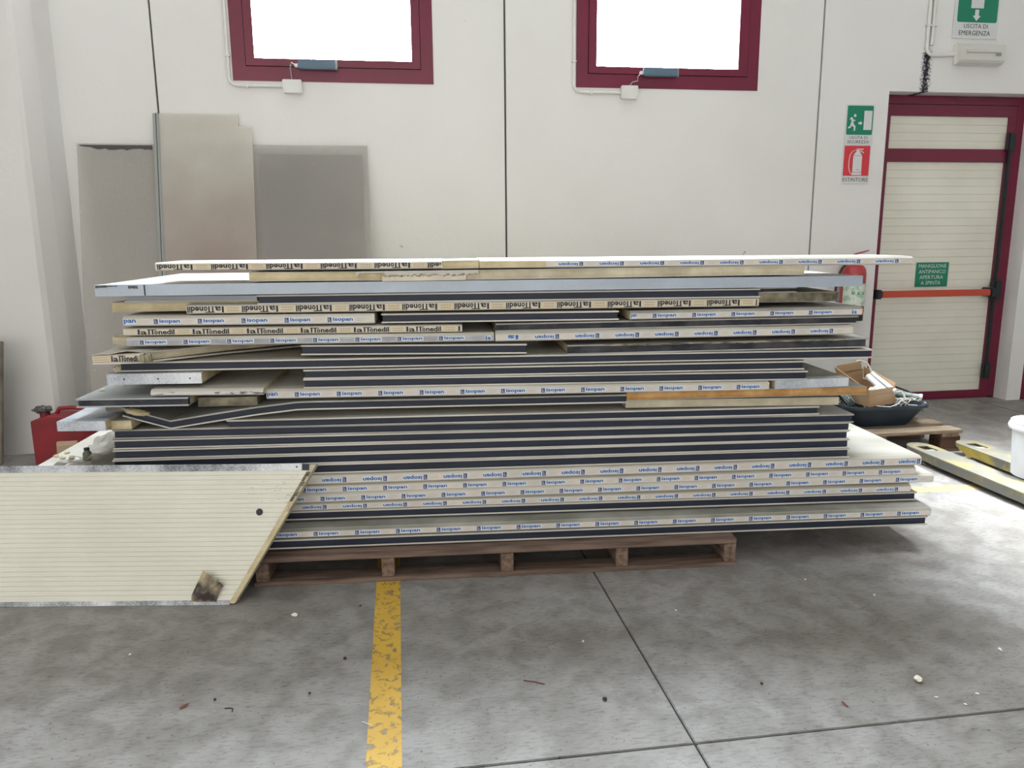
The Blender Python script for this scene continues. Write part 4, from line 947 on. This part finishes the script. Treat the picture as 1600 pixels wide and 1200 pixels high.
# contents of the tub (things lying in it)
def coil(name, loc, R, r, m, label, cat, tilt, n=4):
    t = thing(name, label, cat, T(*loc) @ Matrix.Rotation(tilt[0], 4, 'X') @ Matrix.Rotation(tilt[1], 4, 'Y')); mb = MB()
    pts = [((R + .004 * math.sin(k * 1.7)) * math.cos(k * math.pi / 8), (R + .004 * math.sin(k * 1.7)) * math.sin(k * math.pi / 8), k * r * 2.1 / 16) for k in range(16 * n + 1)]
    mb.tube(pts, r, 6, True).build('winding', m, t); MB().lathe([(R * .75, -.002), (R * .8, r * 2.1 * n)], seg=16).build('sleeve', 'dark', t)
coil('cable_coil', (2.862, 4.56, .305), .045, .006, 'duct', 'grey cable coil at the tub\'s front left, nearest the stack', 'coil', (.5, .9))
coil('cable_coil', (2.88, 4.64, .315), .042, .006, 'cable', 'middle one of the grey cable coils left of the cardboard box', 'coil', (.4, 1.0))
coil('cable_coil', (2.90, 4.73, .325), .040, .005, 'duct', 'rearmost of the grey cable coils left of the cardboard box', 'coil', (.3, .8))
t = thing('duct_tube', 'thick silver tube lying across the right rim of the navy tub', 'tube', T(0, 0, 0))
MB().tube([(3.16, 4.72, .335), (3.405, 4.56, .308)], .022, 16, False).build('tube', 'duct', t); MB().tube([(3.402, 4.562, .3085), (3.418, 4.552, .307)], .024, 16, False).build('rim', 'galv', t)
mb = MB(); mb.tube([(3.14, 4.78, .30), (3.22, 4.80, .365), (3.31, 4.76, .362), (3.39, 4.68, .33), (3.42, 4.62, .305)], .006, 8); o = mb.build('dark_hose', 'dark', None); tag(o, 'thin dark hose arching behind the silver tube', 'hose')
mb = MB()
for k in range(5):
    ph_ = k * 1.9; mb.tube([(3.19 + .03 * q + .012 * math.sin(q * 2 + ph_), 4.46 + .016 * k + .02 * math.cos(q * 1.7 + ph_), .302 + .016 * abs(math.sin(q * 1.5 + ph_))) for q in range(6)], .0028, 6)
o = mb.build('tangled_wire', 'wire_w', None); tag(o, 'tangle of thin white wire on the tub right of the cardboard box', 'wire')
mb = MB(); mb.tube([(2.99, 4.40, .300), (3.07, 4.375, .296), (3.12, 4.37, .315), (3.16, 4.385, .345)], .0028, 6); mb.tube([(3.16, 4.385, .330), (3.20, 4.375, .305), (3.26, 4.38, .298)], .0028, 6); o = mb.build('loose_wire', 'wire_w', None); tag(o, 'loose yellowish wire hanging over the tub rim below the cardboard box', 'wire')
# dark cable mass filling the tub
mb = MB()
for k in range(60):
    x0, y0 = random.uniform(-.24, .24), random.uniform(-.16, .16); a = random.uniform(0, 6.28)
    mb.tube([(TO[0] + x0 + math.cos(a + q * .5) * .05, TO[1] + y0 + math.sin(a + q * .5) * .04, PZ + random.uniform(.09, .15)) for q in range(5)], .006, 6)
o = mb.build('cable_tangle', 'cable', None); o['kind'] = 'stuff'; tag(o, 'heap of grey cables filling the navy tub', 'cables')

def carton():
    mtx = T(2.962, 4.43, .285) @ Matrix.Rotation(math.radians(8), 4, 'Z') @ Matrix.Rotation(math.radians(-4), 4, 'Y')
    t = thing('cardboard_box', 'open brown cardboard box sitting on top of the navy tub', 'box', mtx)
    w, dp, h, k = .200, .30, .110, .004
    mb = MB(); mb.box(0, w, 0, k, 0, h); mb.box(0, w, dp - k, dp, 0, h + .07); mb.box(0, k, k, dp - k, 0, h); mb.box(w - k, w, k, dp - k, 0, h); mb.box(k, w - k, k, dp - k, 0, k); mb.build('box_body', 'card', t)
    mb = MB(); mb.prism([(-.004, h + .05), (w * .95, h + .06), (w * .9, h + .125), (-.01, h + .12)], dp - k, dp, 'y'); mb.build('back_flap', 'card', t)
    mb = MB(); vs = [(0, .01, h), (0, dp - .01, h), (-.045, dp - .02, h + .115), (-.012, .03, h + .012)]; mb.add(vs + [(a + .003, b, c + .003) for a, b, c in vs], [(0, 1, 2, 3), (7, 6, 5, 4), (0, 3, 7, 4), (2, 1, 5, 6), (3, 2, 6, 7)]); mb.build('left_flap', 'card', t)
    mb = MB(); vs = [(w, .01, h), (w, dp - .01, h + .01), (w - .01, dp - .02, h + .09), (w + .012, .02, h + .022)]; mb.add(vs + [(a + .003, b, c + .001) for a, b, c in vs], [(0, 1, 2, 3), (7, 6, 5, 4), (0, 3, 7, 4), (2, 1, 5, 6), (3, 2, 6, 7)]); mb.build('right_flap', 'card', t)
    mb = MB()
    for r_, (a, b) in enumerate(((.055, .150), (.055, .165))):
        x = a
        while x < b: ww = random.uniform(.006, .012); quad(mb, x, x + ww, .082 - r_ * .020, .089 - r_ * .020, -.0006); x += ww + .003
    mb.build('faint_print', 'ink_grey', t)
carton()
def tubebulb(p0, p1, r, label, m='white_pail'):
    t = thing('plastic_tube', label, 'tube', T(0, 0, 0)); MB().tube([p0, p1], r, 14).build('tube', m, t); v = Vector(p1) - Vector(p0); e = Vector(p0) + v * .06; MB().tube([p0, e], r * 1.12, 14).build('collar', 'pvc', t)
tubebulb((3.115, 4.66, .462), (3.145, 4.44, .378), .016, 'longer white plastic tube sticking up in the cardboard box')
tubebulb((3.075, 4.64, .445), (3.095, 4.46, .372), .020, 'thick milky tube on the left in the cardboard box')
mb = MB(); mb.tube([(3.115, 4.66, .455), (3.108, 4.68, .50), (3.09, 4.69, .53), (3.05, 4.70, .545), (3.02, 4.70, .54)], .006, 8); mb.tube([(3.145, 4.44, .375), (3.165, 4.415, .385), (3.178, 4.405, .365), (3.185, 4.40, .335)], .006, 8); o = mb.build('white_hose', 'pvc', None); tag(o, 'thin white hose curving out of the cardboard box', 'hose')
o = chip('foam_lump', 'white_pail', (3.05, 4.50, .35), (.05, .05, .028), 'lump of white packing foam inside the cardboard box', 'foam', 0, None, 3)

# pallet truck
t = thing('pallet_truck', 'worn yellow pallet truck, forks pointing toward the small pallet', 'pallet truck', T(0, 0, 0))
def fork(x0, x1, side):
    yt, ye, h = 4.27, 3.02, .085; mb = MB(); xm = (x0 + x1) / 2
    # top plate with a hole
    holes = [(x0 + .045, x1 - .045, 4.075, 4.19)]
    tp = MB(); X = [x0, x0 + .045, x1 - .045, x1]; Yv = [ye, 4.075, 4.19]
    for i in range(3):
        for j in range(2):
            if i == 1 and j == 1: continue
            tp.box(X[i], X[i + 1], Yv[j], Yv[j + 1], h - .006, h)
    tipp = [(x0, 4.19), (x1, 4.19), (x1 - .012, 4.235), (x1 - .045, 4.265), (xm, 4.275), (x0 + .045, 4.265), (x0 + .012, 4.235)]
    tp.prism(tipp, h - .006, h, 'z'); f = tp.build('fork', 'fork_top', t)
    for a in (x0, x1 - .005):
        s_ = MB(); s_.prism([(ye, h - .006), (4.19, h - .006), (4.19, .052), (4.14, .042), (4.10, .012), (4.07, .035), (3.95, .030), (ye, .030)], a, a + .005, 'x'); s_.build('fork_side', side, f)
    sk = MB(); n_ = len(tipp)
    for (ax, ay), (bx, by) in zip(tipp[1:], tipp[2:] + tipp[:1]): sk.add([(ax, ay, h - .006), (bx, by, h - .006), (bx + (xm - bx) * .05, by - .006, .056), (ax + (xm - ax) * .05, ay - .006, .056)], [(0, 1, 2, 3)])
    sk.build('fork_tip', 'fork_top', f)
    r_ = MB(); r_.tube([(x0 + .05, 4.115, .045), (x1 - .05, 4.115, .045)], .036, 18); r_.build('load_roller', 'cable', f)
fork(3.092, 3.252, 'fork_grey'); fork(3.430, 3.590, 'fork_yellow')
MB().box(3.092, 3.590, 2.86, 3.02, .03, .16, bev=.02).build('cross_body', 'fork_yellow', t)
MB().lathe([(0, 0), (.06, 0), (.06, .3), (.04, .32), (0, .32)], (3.34, 2.80, .14), 20).build('pump', 'fork_yellow', t)
MB().tube([(3.34, 2.80, .45), (3.34, 2.66, 1.12)], .018, 12).build('tiller', 'dark', t)
MB().tube([(3.21, 2.66, 1.12), (3.47, 2.66, 1.12)], .016, 12).build('grip', 'black', t)
for a in (3.29, 3.36): MB().tube([(a, 2.78, .09), (a + .04, 2.78, .09)], .09, 24).build('steering_wheel', 'dark', t)
# bucket
t = thing('plastic_bucket', 'white plastic bucket standing on the pallet truck\'s forks', 'bucket', T(3.40, 3.52, .0855))
MB().lathe([(0, 0), (.140, 0), (.146, .006), (.162, .262), (.160, .262), (.143, .010), (0, .006)], seg=48).build('pail', 'white_pail', t)
MB().lathe([(.163, .255), (.178, .258), (.182, .272), (.178, .284), (.172, .288), (.172, .300), (.160, .302), (.156, .262)], seg=48).build('rim', 'white_pail', t)
MB().lathe([(0, .235), (.150, .240), (.158, .238)], seg=40).build('contents', 'foam_pale', t)
mb = MB(); mb.tube([(.18 * math.cos(a), .18 * math.sin(a) * .5 - .10, .27 - .09 * abs(math.sin(a))) for a in [math.pi + math.pi * k / 12 for k in range(13)]], .003, 8); mb.build('handle', 'galv', t)

# =================================================================== DEBRIS ON THE FLOOR
def F(px, py): r = ray(px, py); q = CAM + r * (-CAM.z / r.z); return q.x, q.y, 0
deb = [('plaster_chip', 'stone', (460, 963), (.013, .010, .006), 'cream plaster chip on the floor in front of the slanted panel'),
       ('plaster_chip', 'stone', (1434, 1064), (.017, .012, .008), 'largest white plaster chip, on the floor at lower right'),
       ('plaster_chip', 'stone', (1562, 1016), (.010, .007, .004), 'white plaster chip near the right edge of the floor'),
       ('plaster_chip', 'stone', (203, 1024), (.005, .005, .003), 'tiny white chip on the floor at far left'),
       ('plaster_chip', 'stone', (1527, 1085), (.006, .004, .003), 'small pale chip right of the largest plaster chip'),
       ('plaster_chip', 'stone', (911, 1003), (.006, .004, .003), 'tiny white chip left of the long floor joint'),
       ('plaster_chip', 'stone', (1258, 906), (.006, .004, .002), 'tiny white flake in the shadow right of the wooden pallet'),
       ('plaster_chip', 'stone', (1366, 930), (.006, .005, .002), 'pale flake in the shadow below the stack\'s right end'),
       ('plaster_chip', 'stone', (1056, 954), (.004, .004, .002), 'tiny white flake right of the long floor joint\'s upper end'),
       ('plaster_chip', 'stone', (1463, 1090), (.007, .003, .002), 'thin white flake just below the largest plaster chip'),
       ('plaster_chip', 'stone', (1508, 1101), (.005, .004, .002), 'pale flake above the joint near the picture\'s right side'),
       ('dry_leaf', 'leaf', (288, 1104), (.017, .007, .002), 'dark red dry leaf on the floor at lower left'),
       ('dry_leaf', 'leaf', (1320, 1101), (.016, .004, .002), 'thin brown leaf sliver on the floor above the cross joint'),
       ('grit', 'pebble', (945, 1094), (.008, .006, .005), 'dark grit lump between the yellow line and the cross joint'),
       ('grit', 'pebble', (336, 1094), (.005, .005, .003), 'dark grit speck right of the dry leaf'),
       ('grit', 'pebble', (539, 1030), (.006, .006, .004), 'dark grit speck left of the yellow line'),
       ('grit', 'pebble', (1190, 1069), (.006, .004, .003), 'dark grit speck right of the long floor joint'),
       ('grit', 'pebble', (484, 1084), (.004, .004, .003), 'lowest dark grit speck left of the yellow line'),
       ('grit', 'pebble', (563, 947), (.004, .004, .003), 'dark grit speck just left of the yellow line by the pallet')]
for n_, m_, p_, s_, l_ in deb: chip(n_, m_, F(*p_), s_, l_, {'plaster_chip': 'chip', 'dry_leaf': 'leaf', 'grit': 'grit'}[n_], random.random() * 3, None, 2)
for pts_, m_, l_ in (([(566, 1129), (577, 1133), (581, 1136)], 'wire_w', 'short pale twig lying on the yellow line'), ([(818, 1064), (835, 1066), (851, 1070)], 'leaf', 'thin brown twig right of the yellow line'), ([(351, 1108), (358, 1107), (364, 1108), (363, 1113)], 'pebble', 'bent dark wire bit right of the dry leaf')):
    q = [F(*p_) for p_ in pts_]; o = MB().tube([(a, b, .002) for a, b, _ in q], .0016, 6).build('twig', m_, None); tag(o, l_, 'twig')
s_, z_ = S(180, 577, D)
chip('foam_lump', 'foam_pale', tuple(SO + SU * s_ + SV * (D + .03) + Vector((0, 0, z_ - .022))), (.022, .02, .018), 'pale foam lump at the left end of the longest dark-edged panel', 'foam', 0, None, 2)
s_, z_ = S(196, 614, D - .06)
q_ = SO + SU * (S(133, 624, D - .06)[0]) + SV * (D + .10) + Vector((0, 0, S(119, 623.5, D - .06)[1]))
chip('foam_chip', 'stone', tuple(q_), (.014, .009, .006), 'small white chip on the pale grey topped short panel', 'chip', 0, None, 2)
